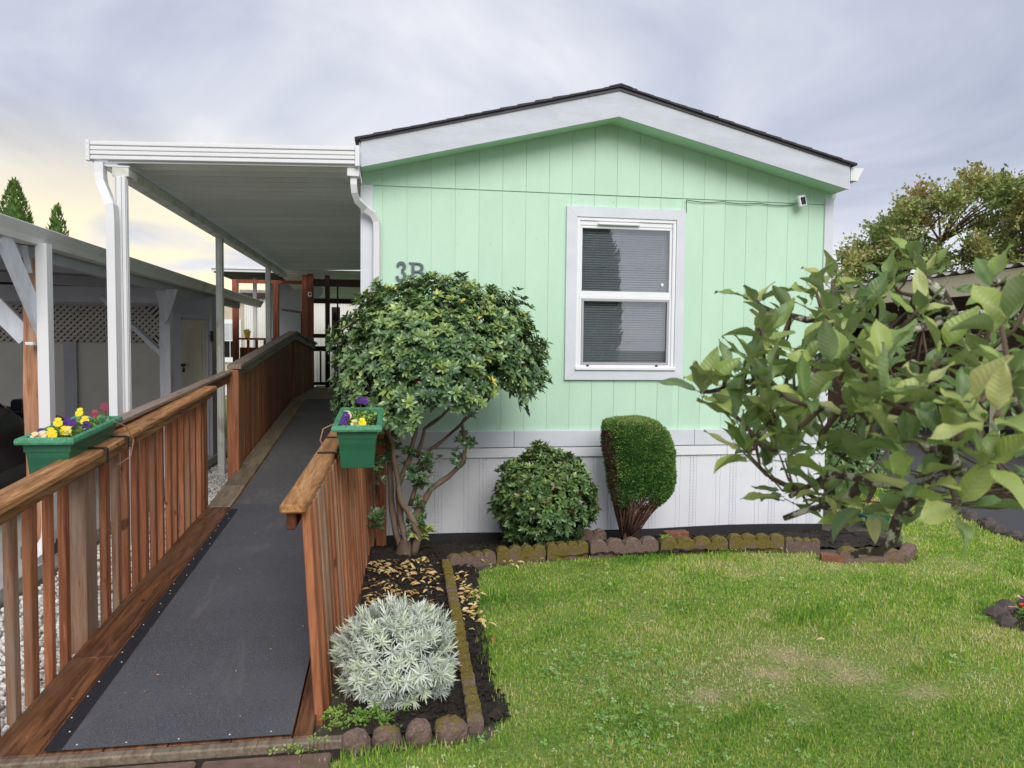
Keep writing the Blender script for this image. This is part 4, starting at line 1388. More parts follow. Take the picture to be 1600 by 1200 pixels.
# ================================================================== PLANTERS WITH PANSIES
def planter(name_label, xc, y0, y1, z0, slope, sgn, nm):
    """rail planter; near end y0, far end y1; z0 = rim height at the near end"""
    t = thing('planter_box', name_label, 'planter', (xc, (y0+y1)/2, z0-.24), 'green rail planters')
    wt, wb = .235, .165
    zt = lambda y: z0+slope*(y-y0)
    def loop(w_, inset, dz):
        a, b = y0+inset, y1-inset
        return [(xc-w_/2, a, zt(a)+dz), (xc+w_/2, a, zt(a)+dz), (xc+w_/2, b, zt(b)+dz), (xc-w_/2, b, zt(b)+dz)]
    def shell(loops):
        mb = MB(); vs = [p for l in loops for p in l]; fs = []
        for k in range(len(loops)-1):
            for i in range(4): fs.append((k*4+i, k*4+(i+1) % 4, (k+1)*4+(i+1) % 4, (k+1)*4+i))
        mb.add(vs, fs); return mb
    mb = shell([loop(wb, .045, -.235), loop(wb+.004, .043, -.232), loop(wt-.045, .028, -.075), loop(wt-.030, .020, -.073), loop(wt-.026, .018, -.028), loop(wt-.035, .02, -.028), loop(wt-.05, .026, -.10), loop(wb-.01, .05, -.215)])
    mb.f.append((3, 2, 1, 0)); k = len(mb.v)-4; mb.f.append((k, k+1, k+2, k+3))
    body = obj('planter_body', mb, 'planter', t)
    mb = shell([loop(wt-.036, .018, -.030), loop(wt+.020, -.010, -.032), loop(wt+.026, -.013, -.022), loop(wt+.020, -.010, -.006), loop(wt-.005, .002, .0), loop(wt-.036, .018, -.006), loop(wt-.036, .018, -.030)])
    rim = obj('rim', mb, 'planter_rim', t)
    mb = MB(); mb.add(loop(wt-.055, .03, -.055), [(0, 1, 2, 3)]); obj('potting_soil', mb, 'soil', t, recalc=False)
    # hanger straps over the cap rail
    return t, zt


def pansies(t_xc, y0, y1, zt, blooms, label, lab2):
    """blooms: list of (fx, fy, h, tint)  fx -1..1 across, fy 0..1 along"""
    t = thing('pansies', label, 'flowers', (t_xc, (y0+y1)/2, zt((y0+y1)/2)-.052), 'pansies in the planters')
    n = 260
    fx = RNG.uniform(-.085, .085, n); fy = RNG.uniform(y0+.05, y1-.05, n)
    P = np.stack([t_xc+fx, fy, np.array([zt(v) for v in fy])-.05+RNG.uniform(0, .055, n)], 1)
    d = norm(np.stack([RNG.normal(size=n), RNG.normal(size=n), RNG.uniform(.1, .9, n)], 1))
    L_ = RNG.uniform(.022, .040, n)
    scatter('leaves', LEAF[0], LEAF[1], P, frames(d, np.array([[0, 0, 1.]]*n)+.2*rdir(n)), np.stack([L_*.55, L_, L_], 1), RNG.random(n), 'weed', t)
    for (ax, ay, hh, tn) in blooms:
        x = t_xc+ax*.09; y = y0+.05+(y1-y0-.1)*ay; z = zt(y)-.05
        c = np.array([x, y, z+hh])
        mb = MB(); mb.tube([(x, y, z), (x+.006, y+.004, z+hh*.6), tuple(c)], .0018, 5); 
        face = norm(np.array([.25*random.uniform(-1, 1)+.15, -.85, .55+.2*random.random()]))
        ux = norm(np.cross(face, [0, 0, 1.])); uy = np.cross(ux, face)*-1
        uy = np.cross(face, ux)
        pos = []; R = []; S = []; tt = []
        for k, (a, sz, off) in enumerate(((55, .023, 0), (125, .023, .001), (10, .020, .003), (170, .020, .004), (270, .026, .006))):
            dd = ux*cos(radians(a))+uy*sin(radians(a))
            pos.append(c+face*off); z_ = face+dd*.15; R.append(frames(dd[None], z_[None])[0]); S.append((sz*1.15, sz, sz)); tt.append(np.clip(tn+random.uniform(-.03, .03)+(.06 if k > 1 else 0)*(1 if tn < .2 else 0), 0, 1))
        TP = [(0, 0, 0), (-.35, .3, .03), (.35, .3, .03), (-.55, .68, .0), (.55, .68, .0), (-.3, .97, -.06), (.3, .97, -.06), (0, 1.03, -.02)]
        TF = [(0, 2, 1), (1, 2, 4, 3), (3, 4, 6, 5), (5, 6, 7)]
        fl = scatter('flower', TP, TF, np.array(pos), np.array(R), np.array(S), np.array(tt), 'petal', t)
        obj('stem', mb, 'twig', fl)


def planters():
    t, zt = planter('green plastic rail planter hung outside the railing on the gravel side', -1.335, -2.62, -2.0, 1.148, .07, -1, 'a')
    pansies(-1.335, -2.62, -2.0, zt, [(-.75, .12, .05, .10), (-.5, .05, .045, .70), (-.2, .10, .055, .86), (.1, .02, .05, .88), (-.3, .30, .085, .92), (.2, .22, .05, .9), (.5, .16, .055, .80), (-.1, .42, .08, .12), (.35, .35, .075, .1), (.0, .66, .105, .95), (.45, .58, .07, .84), (.55, .78, .085, .5), (.75, .95, .11, .48), (.7, .5, .05, .08), (-.8, .03, .04, .72)],
            'yellow and purple pansies in the planter on the gravel side railing', '')
    for y in (-2.36, -2.06):
        zc = .984+.0766*(y+3.31)
        mb = MB(); mb.tube([(-1.30, y, 1.07), (-1.285, y, zc+.006), (-1.165, y, zc+.006), (-1.155, y, zc), (-1.155, y, zc-.07)], .006, sq=(2.0, .4)); obj('hanger_strap', mb, 'metal', t)
    mb = MB(); mb.tube([(-1.23, -2.14, 1.175), (-1.20, -2.12, 1.17), (-1.165, -2.06, 1.14), (-1.14, -2.02, 1.06), (-1.15, -2.04, .97), (-1.20, -2.1, .93)], .004, 6); obj('tie_wire', mb, 'wire', t)
    t, zt = planter('green plastic rail planter hung over the railing above the soil bed', .095, -2.46, -1.82, 1.178, .065, 1, 'b')
    pansies(.095, -2.46, -1.82, zt, [(-.72, .20, .075, .05), (-.85, .08, .05, .14), (.28, .02, .055, .97), (-.05, .78, .115, .04), (.25, .85, .105, .22), (-.2, .10, .04, .74), (-.65, .3, .07, .7)], 'dark purple and yellow pansies in the planter above the soil bed', '')
    mb = MB(); mb.tube([(.0, -2.30, 1.145), (-.04, -2.33, 1.17), (-.085, -2.36, 1.15), (-.10, -2.37, 1.09), (-.07, -2.37, 1.035), (-.02, -2.36, 1.03)], .004, 6); obj('tie_wire', mb, 'wire', t)
    for y in (-2.36, -1.95):
        zc = .948+.076*(y+3.3)
        mb = MB(); mb.tube([(-.115, y, zc-.06), (-.113, y, zc+.005), (.01, y, zc+.005), (.012, y, zc-.02)], .006, sq=(2.0, .4)); obj('hanger_strap', mb, 'metal', t)


planters()

# ================================================================== SHRUBS
def whorls(P, D, nl, L0, L1, tilt=(25, 75), width=.42):
    """leaf whorls at P with axes D: returns pos, R, scale, idx"""
    n = len(P); tot = n*nl
    ax = np.repeat(norm(D), nl, 0); base = np.repeat(P, nl, 0)
    e1 = norm(np.cross(ax, np.array([.3, .5, .8])+.01*rdir(tot))); e2 = np.cross(ax, e1)
    ang = np.tile(np.arange(nl)*2.399963, n)+np.repeat(RNG.uniform(0, 6.28, n), nl)
    tl = np.radians(RNG.uniform(*tilt, tot))
    rad = e1*np.cos(ang)[:, None]+e2*np.sin(ang)[:, None]
    d = norm(ax*np.cos(tl)[:, None]+rad*np.sin(tl)[:, None])
    hint = norm(ax*np.sin(tl)[:, None]-rad*np.cos(tl)[:, None])
    L_ = RNG.uniform(L0, L1, tot)
    return base+d*.006, frames(d, hint), np.stack([L_*width, L_, L_], 1), np.repeat(np.arange(n), nl)


def rhododendron():
    base = (.36, -.74, -.01)
    t = thing('rhododendron', 'large domed rhododendron with bare twisted stems before the house number', 'shrub', base)
    Yp = -.74
    stems = [
        ([(632, 872, 0), (618, 830, .02), (611, 780, .02), (609, 720, .02), (600, 660, .05), (578, 600, .10), (560, 560, .15)], .030, .011),
        ([(640, 868, -.02), (626, 815, -.03), (622, 760, -.02), (640, 715, -.03), (650, 670, -.05), (640, 600, -.1), (640, 540, -.1)], .028, .010),
        ([(646, 868, -.05), (655, 835, -.08), (640, 805, -.10), (625, 780, -.11), (618, 730, -.1), (612, 690, -.15), (592, 640, -.2), (570, 590, -.25)], .030, .010),
        ([(650, 840, -.05), (652, 800, -.06), (672, 765, -.06), (700, 745, -.05), (725, 722, -.05), (727, 690, -.03), (722, 662, .0), (735, 640, 0), (770, 610, .05)], .027, .009),
        ([(640, 790, .0), (652, 750, .0), (662, 710, .02), (690, 690, .05), (715, 668, .08), (745, 640, .1), (790, 600, .1)], .018, .007),
        ([(652, 715, -.02), (664, 670, -.02), (690, 650, -.04), (716, 625, -.05), (740, 585, -.1), (760, 540, -.1)], .016, .006),
        ([(612, 735, .02), (606, 690, 0), (632, 640, .05), (662, 600, .05), (700, 560, .1)], .016, .006),
        ([(600, 660, .05), (585, 640, .1), (566, 610, .15), (545, 575, .2)], .014, .006),
    ]
    for pts, r0, r1 in stems:
        P = [Vector(PXY(x, y, Yp+dy)) for x, y, dy in pts]
        Q = []; 
        for i in range(len(P)-1):
            for k in range(3):
                q = P[i].lerp(P[i+1], k/3); Q.append(q+Vector((random.uniform(-1, 1), random.uniform(-1, 1), 0))*.004)
        Q.append(P[-1]); n = len(Q)
        mb = MB(); mb.tube(Q, [r0+(r1-r0)*i/(n-1)+.002*sin(i*1.7) for i in range(n)], 8)
        obj('stem', mb, 'barkbrown', t, smooth=True)
    mb = MB(); mb.lathe([(.085, -.03), (.07, .03), (.05, .09), (.03, .13)], (.37, -.75, 0), 10); obj('stem_foot', mb, 'barkbrown', t, smooth=True)
    # crown: whorls on a lopsided dome
    n = 4300
    c = np.array([.635, -.80, 1.36]); rad = np.array([.775, .60, .735])
    u = rdir(n*2)
    u = u[u[:, 2] > -.62][:n]
    rr = np.where(RNG.random(len(u)) < .62, RNG.uniform(.90, 1.02, len(u)), RNG.uniform(.45, .9, len(u)))
    lump = 1+.06*np.sin(u[:, 0]*9+1)*np.cos(u[:, 2]*8)+.045*np.sin(u[:, 1]*11+u[:, 0]*5)+.035*np.sin(u[:, 0]*23+u[:, 2]*17)+.06*(RNG.random(len(u)) < .05)
    P = c+u*rad*(rr*lump)[:, None]
    # underside: higher to the right, low on the left
    x = P[:, 0]; und = np.interp(x, [-.2, .05, .25, .5, .75, 1.0, 1.5], [1.05, .95, 1.02, 1.19, 1.12, 1.30, 1.25])
    keep = (P[:, 2] > und+.05*RNG.normal(size=len(P))+.05*np.sin(x*14)) & (P[:, 1] < -.16)
    # a few gaps through the lower crown
    hole = np.exp(-(((x-.72)/.16)**2+((P[:, 2]-1.10)/.10)**2))+np.exp(-(((x-.15)/.10)**2+((P[:, 2]-1.32)/.09)**2))*.8
    keep &= RNG.random(len(P)) > hole
    P, u = P[keep], u[keep]; shell = rr[keep] > .9
    D = norm(u*[1, 1, .8]+np.array([0, 0, .55])+.35*rdir(len(P)))
    pos, R, S, idx = whorls(P, D, 8, .040, .062, (35, 88), .46)
    young = (RNG.random(len(P)) < .20)*shell
    yel = (RNG.random(len(P)) < .012)*shell
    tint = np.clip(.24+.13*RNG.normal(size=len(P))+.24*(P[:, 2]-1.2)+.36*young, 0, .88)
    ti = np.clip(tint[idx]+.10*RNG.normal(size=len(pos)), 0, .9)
    ti[yel[idx] & (RNG.random(len(pos)) < .6)] = 1.0
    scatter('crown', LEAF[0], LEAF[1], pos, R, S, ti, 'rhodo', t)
    # twigs under the dome
    mb = MB()
    ends = [Vector(PXY(x, y, Yp)) for x, y in ((578, 600), (640, 560), (760, 560), (735, 640), (790, 600), (700, 580), (662, 600))]
    for q in P[RNG.choice(len(P), 170, replace=False)]:
        q = Vector(q); e = min(ends, key=lambda a: (a-q).length)
        mid = e.lerp(q, .5)+Vector((random.uniform(-.04, .04), random.uniform(-.04, .04), -.03))
        mb.tube([e, mid, q], [.006, .004, .002], 5)
    obj('twigs', mb, 'barkbrown', t, smooth=True)
    # low leafy shoots
    n_ = []
    for x, y, k, sp in ((655, 745, 26, .06), (668, 730, 14, .05), (715, 715, 8, .05), (730, 690, 8, .04), (652, 795, 10, .05), (612, 700, 16, .06), (585, 720, 12, .05), (640, 705, 6, .04), (650, 815, 14, .045), (588, 815, 14, .05)):
        p = PXY(x, y, Yp-.05); n_.append(p+RNG.normal(size=(k, 3))*sp*np.array([.7, .7, 1]))
    P = np.concatenate(n_)
    pos, R, S, idx = whorls(P, norm(np.array([[0, -.3, .8]]*len(P))+.6*rdir(len(P))), 7, .036, .058, (40, 90), .5)
    scatter('low_shoots', LEAF[0], LEAF[1], pos, R, S, np.clip(.22+.15*RNG.normal(size=len(pos)), 0, .7), 'rhodo', t)
    p = PXY(662, 832, Yp-.08)+RNG.normal(size=(16, 3))*np.array([.05, .04, .022])
    pos, R, S, idx = whorls(p, norm(np.array([[0, -.2, 1.]]*16)+.4*rdir(16)), 7, .04, .062, (50, 95), .5)
    scatter('bright_shoot', LEAF[0], LEAF[1], pos, R, S, np.clip(.9+.04*RNG.normal(size=len(pos)), .8, .94), 'rhodo', t)
    # spent flower heads
    for x, y, r in ((653, 592, .035), (735, 606, .045), (800, 545, .03), (756, 560, .025), (815, 570, .025)):
        p = PXY(x, y, Yp-.56 if x < 790 else Yp-.4); k = 60
        dirs = rdir(k)
        scatter('spent_flower', NEEDLE[0], NEEDLE[1], p+dirs*r*.4, frames(dirs, rdir(k)), np.stack([np.full(k, .006), RNG.uniform(.4, 1, k)*r, np.full(k, .01)], 1), RNG.random(k), 'spent', t)


rhododendron()


def round_shrub():
    c0 = np.array([1.485, -.60, .375])
    t = thing('shrub', 'rounded glossy green shrub against the white skirting', 'shrub', (1.485, -.60, -.02))
    n = 1750
    u = rdir(n); rr = np.where(RNG.random(n) < .58, RNG.uniform(.9, 1.04, n), RNG.uniform(.4, .9, n))
    lump = 1+.07*np.sin(u[:, 0]*7+2)*np.cos(u[:, 2]*6+1)+.04*np.sin(u[:, 0]*19+u[:, 1]*13)+.09*(RNG.random(n) < .04)
    P = c0+u*np.array([.385, .32, .385])*(rr*lump)[:, None]
    P = P[P[:, 2] > .0]
    u2 = norm(P-c0)
    pos, R, S, idx = whorls(P, norm(u2+np.array([0, 0, .4])+.4*rdir(len(P))), 7, .040, .062, (25, 80), .42)
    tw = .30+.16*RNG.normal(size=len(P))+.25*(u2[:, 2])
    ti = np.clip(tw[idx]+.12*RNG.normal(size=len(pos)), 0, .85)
    bud = (RNG.random(len(P)) < .09)
    ti[bud[idx] & (RNG.random(len(pos)) < .5)] = 1.0
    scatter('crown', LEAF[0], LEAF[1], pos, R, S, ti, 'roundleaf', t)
    mb = MB()
    for k in range(9):
        a = random.uniform(0, 6.28); q = Vector((1.485+.25*cos(a), -.60+.2*sin(a), random.uniform(.3, .6)))
        b = Vector((1.485+.05*cos(a), -.60+.05*sin(a), -.03)); mb.tube([b, b.lerp(q, .5)+Vector((0, 0, .06)), q], [.014, .01, .005], 6)
    obj('stems', mb, 'barkbrown', t, smooth=True)


round_shrub()


def topiary():
    t = thing('topiary', 'clipped bright green yew topiary with bare brown underside', 'topiary', (2.19, -.52, -.02))
    def surf(th, z):
        """centre and half sizes at height z"""
        zz = [.05, .25, .42, .52, .75, .9, .98, 1.02]
        l_ = np.interp(z, zz, [2.14, 2.10, 2.07, 2.055, 2.02, 2.0, 2.01, 2.08]); r_ = np.interp(z, zz, [2.24, 2.40, 2.55, 2.57, 2.545, 2.49, 2.41, 2.28])
        cx = (l_+r_)/2; hw = (r_-l_)/2
        hy = hw*.92; p = 3.2
        c, s = np.cos(th), np.sin(th); r = 1/(np.abs(c)**p+np.abs(s)**p)**(1/p)
        x = cx+hw*r*c; y = -.52+hy*r*s
        return np.stack([x, y, z], -1)
    def sample(n, z0, z1):
        th = RNG.uniform(0, 2*pi, n); z = RNG.uniform(z0, z1, n)
        p = surf(th, z); e = .01
        a = surf(th+e, z)-surf(th-e, z); b = surf(th, z+e)-surf(th, z-e)
        nn = norm(np.cross(a, b)); return p, nn, th, z
    p, nn, th, z = sample(44000, .30, 1.0)
    # flat top
    q = 6500; th2 = RNG.uniform(0, 2*pi, q); r2 = np.sqrt(RNG.random(q)); s0 = surf(th2, np.full(q, .985)); cc = np.array([2.23, -.52, 1.0])
    pt = cc+(s0-cc)*r2[:, None]; pt[:, 2] = .985+.030*(1-r2**2)-.035*(pt[:, 0]-2.2)
    p = np.concatenate([p, pt]); nn = np.concatenate([nn, np.array([[0, 0, 1.]]*q)]); th = np.concatenate([th, np.full(q, 1.5*pi)]); z = np.concatenate([z, np.full(q, 1.0)])
    leftface = (p[:, 0] < 2.035+(.88-z)*.15+.015*RNG.normal(size=len(z))) & (z < .92)
    low = z < .35+.05*np.sin(th*3)+.03*RNG.normal(size=len(z))+.02*np.cos(th)
    dead = leftface & (RNG.random(len(z)) < .97) | low
    p = p+nn*(.008*field(p[:, 0]*3+p[:, 1], p[:, 2]*3, 6)[:, None]+RNG.uniform(-.012, .012, len(p))[:, None])
    d = norm(nn+.75*rdir(len(p))+np.array([0, 0, .25]))
    L_ = RNG.uniform(.012, .025, len(p)); S = np.stack([L_*.40, L_, L_], 1)
    R = frames(d, rdir(len(p)))
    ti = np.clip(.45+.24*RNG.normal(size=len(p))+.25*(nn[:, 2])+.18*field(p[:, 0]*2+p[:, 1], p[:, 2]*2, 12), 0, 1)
    g = ~dead
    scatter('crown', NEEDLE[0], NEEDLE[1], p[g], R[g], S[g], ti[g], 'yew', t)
    k = dead & (RNG.random(len(z)) < .42)
    scatter('dead_needles', NEEDLE[0], NEEDLE[1], p[k]-nn[k]*.012, R[k], S[k]*[[.7, 1.5, 1.5]], RNG.random(k.sum()), 'yewdead', t)
    # inner mass of branches
    mb = MB(); nz, na = 16, 20
    zs = np.linspace(.42, .95, nz)
    for zz in zs:
        for a in range(na):
            v = surf(np.array(2*pi*a/na), np.array(zz)); c_ = np.array([2.24, -.52, zz]); v = c_+(v-c_)*.86; mb.v.append(tuple(v))
    for i in range(nz-1):
        for a in range(na): mb.f.append((i*na+a, i*na+(a+1) % na, (i+1)*na+(a+1) % na, (i+1)*na+a))
    mb.f.append(tuple(range((nz-1)*na, nz*na))); mb.f.append(tuple(range(na-1, -1, -1)))
    obj('inner_foliage', mb, 'yew', t, smooth=True)
    mb = MB()
    for k in range(170):
        a = random.uniform(0, 6.28); zz = random.uniform(.24, .48)
        e = surf(np.array(a), np.array(zz)); b = Vector((2.19+random.uniform(-.03, .03), -.52+random.uniform(-.03, .03), random.uniform(-.02, .12)))
        e = Vector(e); m_ = b.lerp(e, .5)+Vector((0, 0, random.uniform(-.05, .02)))
        mb.tube([b, m_, e], [.008, .005, .0025], 5)
    obj('branches', mb, 'deadtwig', t, smooth=True)
    mb = MB(); mb.lathe([(.05, -.06), (.04, .05), (.05, .2), (.03, .3)], (2.19, -.52, 0), 9); obj('trunk', mb, 'deadtwig', t, smooth=True)


topiary()


def silver_bush():
    c0 = np.array([.305, -3.02, .185])
    t = thing('silver_bush', 'low mounded silver-leaved bush in the soil bed', 'shrub', (.305, -2.98, 0))
    n = 460
    u = rdir(n*2); u = u[u[:, 2] > -.8][:n]
    rr = np.where(RNG.random(len(u)) < .75, RNG.uniform(.84, 1.0, len(u)), RNG.uniform(.5, .84, len(u)))
    lump = 1+.07*np.sin(u[:, 0]*8)*np.cos(u[:, 1]*7+1)
    P = c0+u*np.array([.275, .25, .225])*(rr*lump)[:, None]
    P = P[P[:, 2] > .015]; u = norm(P-c0)
    D = norm(u+np.array([0, 0, .55])+.25*rdir(len(P)))
    nl = 26
    pos, R, S, idx = whorls(P, D, nl, .032, .054, (10, 95), .165)
    # leaves spread along the last few centimetres of the shoot
    pos = pos-D[idx]*(np.tile(np.linspace(-.012, .040, nl), len(P)))[:, None]
    tt = .50+.16*RNG.normal(size=len(pos))+.10*RNG.normal(size=len(P))[idx]
    tip = np.tile(np.arange(nl), len(P)) < 6
    tt = np.clip(tt, 0, .85); tt[tip & ((RNG.random(len(P)) < .45)[idx])] = .96
    scatter('crown', NEEDLE[0], NEEDLE[1], pos, R, S, tt, 'silver', t)
    mb = MB()
    for q in P[::3]:
        q = Vector(q); b = Vector((.305+random.uniform(-.03, .03), -2.98+random.uniform(-.03, .03), -.01)); q = b.lerp(q, .8); mb.tube([b, b.lerp(q, .55)+Vector((0, 0, .02)), q], [.006, .005, .003], 5)
    obj('stems', mb, 'deadtwig', t, smooth=True)


silver_bush()


def weeds():
    def clump(name, label, cs, sp, k, L0, L1, t0, t1, grp):
        o = thing(name, label, 'weed', (cs[0], cs[1], 0), grp)
        P = np.array([cs[0], cs[1], .03])+RNG.normal(size=(k, 3))*np.array([sp[0], sp[1], .012])
        P[:, 2] = np.abs(P[:, 2])+.005
        pos, R, S, idx = whorls(P, norm(np.array([[0, -.2, 1.]]*k)+.5*rdir(k)), 5, L0, L1, (35, 90), .6)
        scatter('leaves', LEAF[0], LEAF[1], pos, R, S, RNG.uniform(t0, t1, len(pos)), 'weed', o)
        mb = MB()
        for q in P: mb.tube([(q[0], q[1], -.005), tuple(q)], .0015, 4)
        so = obj('stalks', mb, 'twig', o); so['kind'] = 'stuff'
    clump('weed', 'pale green weed at the foot of the leaning railing', (.03, -3.27), (.025, .07), 40, .009, .017, .45, .9, None)
    clump('weed', 'leafy green weed in front of the silver bush', (.20, -3.30), (.06, .035), 45, .012, .024, .05, .55, None)
    clump('weed', 'small green weed between two edging blocks beside the topiary', (2.46, -.72), (.03, .02), 14, .025, .04, .3, .9, None)
    clump('weed', 'small weed on the front path by the threshold board', (-.06, -3.50), (.05, .012), 12, .010, .02, .4, 1, None)
    o = thing('bulb_shoot', 'single upright bluish green leaf behind the silver bush', 'plant', (.30, -2.52, 0))
    d = np.array([[.06, .0, 1.], [-.12, .05, 1.]])
    scatter('leaf', LEAF[0], LEAF[1], np.array([[.30, -2.52, 0], [.30, -2.52, 0]]), frames(d, np.array([[0, -1., 0]]*2)), np.array([[.05, .18, .1], [.03, .12, .1]]), np.array([.1, .2]), 'weed', o)


weeds()


# ================================================================== APPLE TREE (close on the right)
def apple_leaf_mesh(seed):
    rg = random.Random(seed)
    nl, nw = 7, 4
    fold = rg.uniform(.18, .75); curl = rg.uniform(-.4, .42); wave = rg.uniform(.02, .09); tw = rg.uniform(-.8, .8); bias = rg.uniform(-.08, .08)
    wd = rg.uniform(.42, .55)
    vs = []; vein = []; fs = []
    for i in range(nl+1):
        t = i/nl
        hw = wd/2*(math.sin(pi*min(1, t**.82))**.78)*(1-.12*t) if 0 < t < 1 else .012
        for j in range(nw+1):
            s = (j/nw-.5)*2
            x = s*hw*(1+(.05*rg.uniform(-1, 1) if abs(s) == 1 else 0))
            z = fold*abs(s)*hw-curl*t*t*.5+wave*math.sin(t*9+s*2)*abs(s)
            a = tw*t
            x, z = x*cos(a)-z*sin(a)*.6, z+x*sin(a)
            vs.append((x+bias*t*(1-t)*2, .22+t, z)); vein.append(1.0 if j == nw//2 else 0.0)
    for i in range(nl):
        for j in range(nw):
            a = i*(nw+1)+j; fs.append((a, a+1, a+nw+2, a+nw+1))
    k = len(vs)        # petiole
    for y, r in ((0, .016), (.22, .012)):
        for q in range(4): vs.append((r*cos(q*pi/2), y, r*sin(q*pi/2)-.0)); vein.append(1.0)
    for q in range(4): fs.append((k+q, k+(q+1) % 4, k+4+(q+1) % 4, k+4+q))
    me = bpy.data.meshes.new('apple_leaf'); me.from_pydata(vs, [], fs); me.shade_smooth()
    me.attributes.new('vein', 'FLOAT', 'POINT').data.foreach_set('value', vein)
    me.attributes.new('tint', 'FLOAT', 'POINT').data.foreach_set('value', [rg.random()*.6+.2]*len(vs))
    me.materials.append(M['apple'])
    return me, vs, fs


def apple_tree():
    base = Vector((2.42, -4.82, 0))
    t = thing('apple_tree', 'leafy apple tree with lichen-spotted branches reaching over the lawn', 'tree', base)
    V3 = lambda q: Vector(PXD(*q))
    crotch = Vector((2.30, -4.86, .78))
    limbs = [
        ([crotch, V3((1760, 790, 1.8)), V3((1640, 770, 1.55)), V3((1540, 745, 1.42)), V3((1490, 735, 1.36)), V3((1430, 762, 1.36)), V3((1370, 752, 1.42)), V3((1300, 740, 1.5)), V3((1235, 775, 1.6))], .026, .006),
        ([V3((1500, 735, 1.37)), V3((1475, 715, 1.30)), V3((1485, 680, 1.24)), V3((1500, 655, 1.18)), V3((1512, 640, 1.14))], .016, .008),
        ([crotch, V3((1760, 640, 2.0)), V3((1660, 545, 1.9)), V3((1580, 492, 1.8)), V3((1510, 492, 1.76)), V3((1478, 500, 1.74)), V3((1400, 525, 1.72)), V3((1310, 545, 1.65)), V3((1200, 590, 1.6)), V3((1110, 612, 1.55))], .026, .005),
        ([V3((1490, 500, 1.75)), V3((1470, 462, 1.72)), V3((1450, 446, 1.72)), V3((1432, 462, 1.74)), V3((1425, 500, 1.78))], .017, .010),
        ([V3((1460, 455, 1.72)), V3((1440, 420, 1.76)), V3((1432, 400, 1.8)), V3((1425, 385, 1.8))], .011, .005),
        ([V3((1400, 525, 1.72)), V3((1340, 490, 1.74)), V3((1260, 500, 1.76)), V3((1190, 480, 1.8)), V3((1180, 468, 1.8))], .013, .004),
        ([V3((1440, 765, 1.36)), V3((1405, 800, 1.38)), V3((1395, 840, 1.40)), V3((1375, 860, 1.42)), V3((1330, 868, 1.44))], .011, .007),
        ([V3((1310, 545, 1.65)), V3((1255, 600, 1.55)), V3((1210, 650, 1.5)), V3((1180, 690, 1.5))], .010, .004),
        ([V3((1470, 720, 1.34)), V3((1440, 690, 1.34)), V3((1405, 660, 1.36)), V3((1340, 640, 1.35)), V3((1280, 640, 1.35))], .012, .004),
        ([V3((1350, 755, 1.45)), V3((1310, 790, 1.5)), V3((1280, 790, 1.52)), V3((1225, 810, 1.56))], .010, .005),
        ([V3((1660, 545, 1.9)), V3((1640, 470, 1.6)), V3((1600, 440, 1.4)), V3((1555, 440, 1.35))], .013, .004),
        ([V3((1640, 770, 1.55)), V3((1620, 700, 1.3)), V3((1590, 640, 1.15)), V3((1560, 600, 1.1))], .013, .005),
        ([crotch, Vector((2.55, -5.0, 1.25)), Vector((2.75, -5.2, 1.6))], .026, .008),
        ([crotch, Vector((2.5, -4.5, 1.3)), Vector((2.75, -4.2, 1.7))], .026, .008),
    ]
    mb = MB(); mb.tube([base+Vector((0, 0, -.03)), base+Vector((-.02, 0, .1)), base+Vector((-.05, -.02, .4)), crotch], [.075, .055, .05, .045], 12); obj('trunk', mb, 'applebark', t, smooth=True)
    skel = []
    for P, r0, r1 in limbs:
        Q = []
        for i in range(len(P)-1):
            k_ = max(2, int((P[i+1]-P[i]).length/.03))
            for k in range(k_):
                Q.append(P[i].lerp(P[i+1], k/k_)+Vector((random.uniform(-1, 1), random.uniform(-1, 1), random.uniform(-1, 1)))*.003)
        Q.append(P[-1]); n = len(Q); skel += Q
        mb = MB(); mb.tube(Q, [(r0+(r1-r0)*i/(n-1))*random.uniform(.85, 1.2) for i in range(n)], 8); obj('branch', mb, 'applebark', t, smooth=True)
    tips = [(1100, 608, 1.53), (1135, 590, 1.55), (1150, 650, 1.5), (1175, 560, 1.6), (1180, 470, 1.8), (1200, 525, 1.62), (1205, 640, 1.45), (1165, 705, 1.5), (1215, 705, 1.5),
            (1200, 590, 1.42), (1245, 545, 1.5), (1275, 455, 1.75), (1300, 500, 1.62), (1300, 580, 1.4), (1262, 625, 1.3), (1325, 640, 1.3), (1280, 695, 1.4), (1345, 705, 1.38),
            (1225, 765, 1.6), (1290, 765, 1.5), (1355, 785, 1.42), (1345, 480, 1.72), (1390, 440, 1.72), (1425, 405, 1.8), (1450, 425, 1.7), (1440, 480, 1.62), (1385, 560, 1.3),
            (1378, 625, 1.2), (1440, 605, 1.15), (1505, 630, 1.08), (1490, 690, 1.1), (1555, 655, 1.02), (1585, 580, 1.1), (1565, 510, 1.2), (1550, 445, 1.38),
            (1540, 715, 1.2), (1430, 745, 1.28), (1495, 790, 1.25), (1420, 800, 1.4), (1340, 800, 1.5), (1592, 625, 1.15), (1530, 570, 1.4), (1320, 530, 1.5), (1410, 690, 1.2), (1240, 670, 1.4), (1360, 590, 1.35), (1470, 560, 1.35), (1300, 440, 1.8), (1370, 660, 1.3), (1230, 590, 1.5)]
    meshes = [apple_leaf_mesh(s) for s in range(9)]
    twm = []
    up = Vector((0, 0, 1))
    cnt = 0
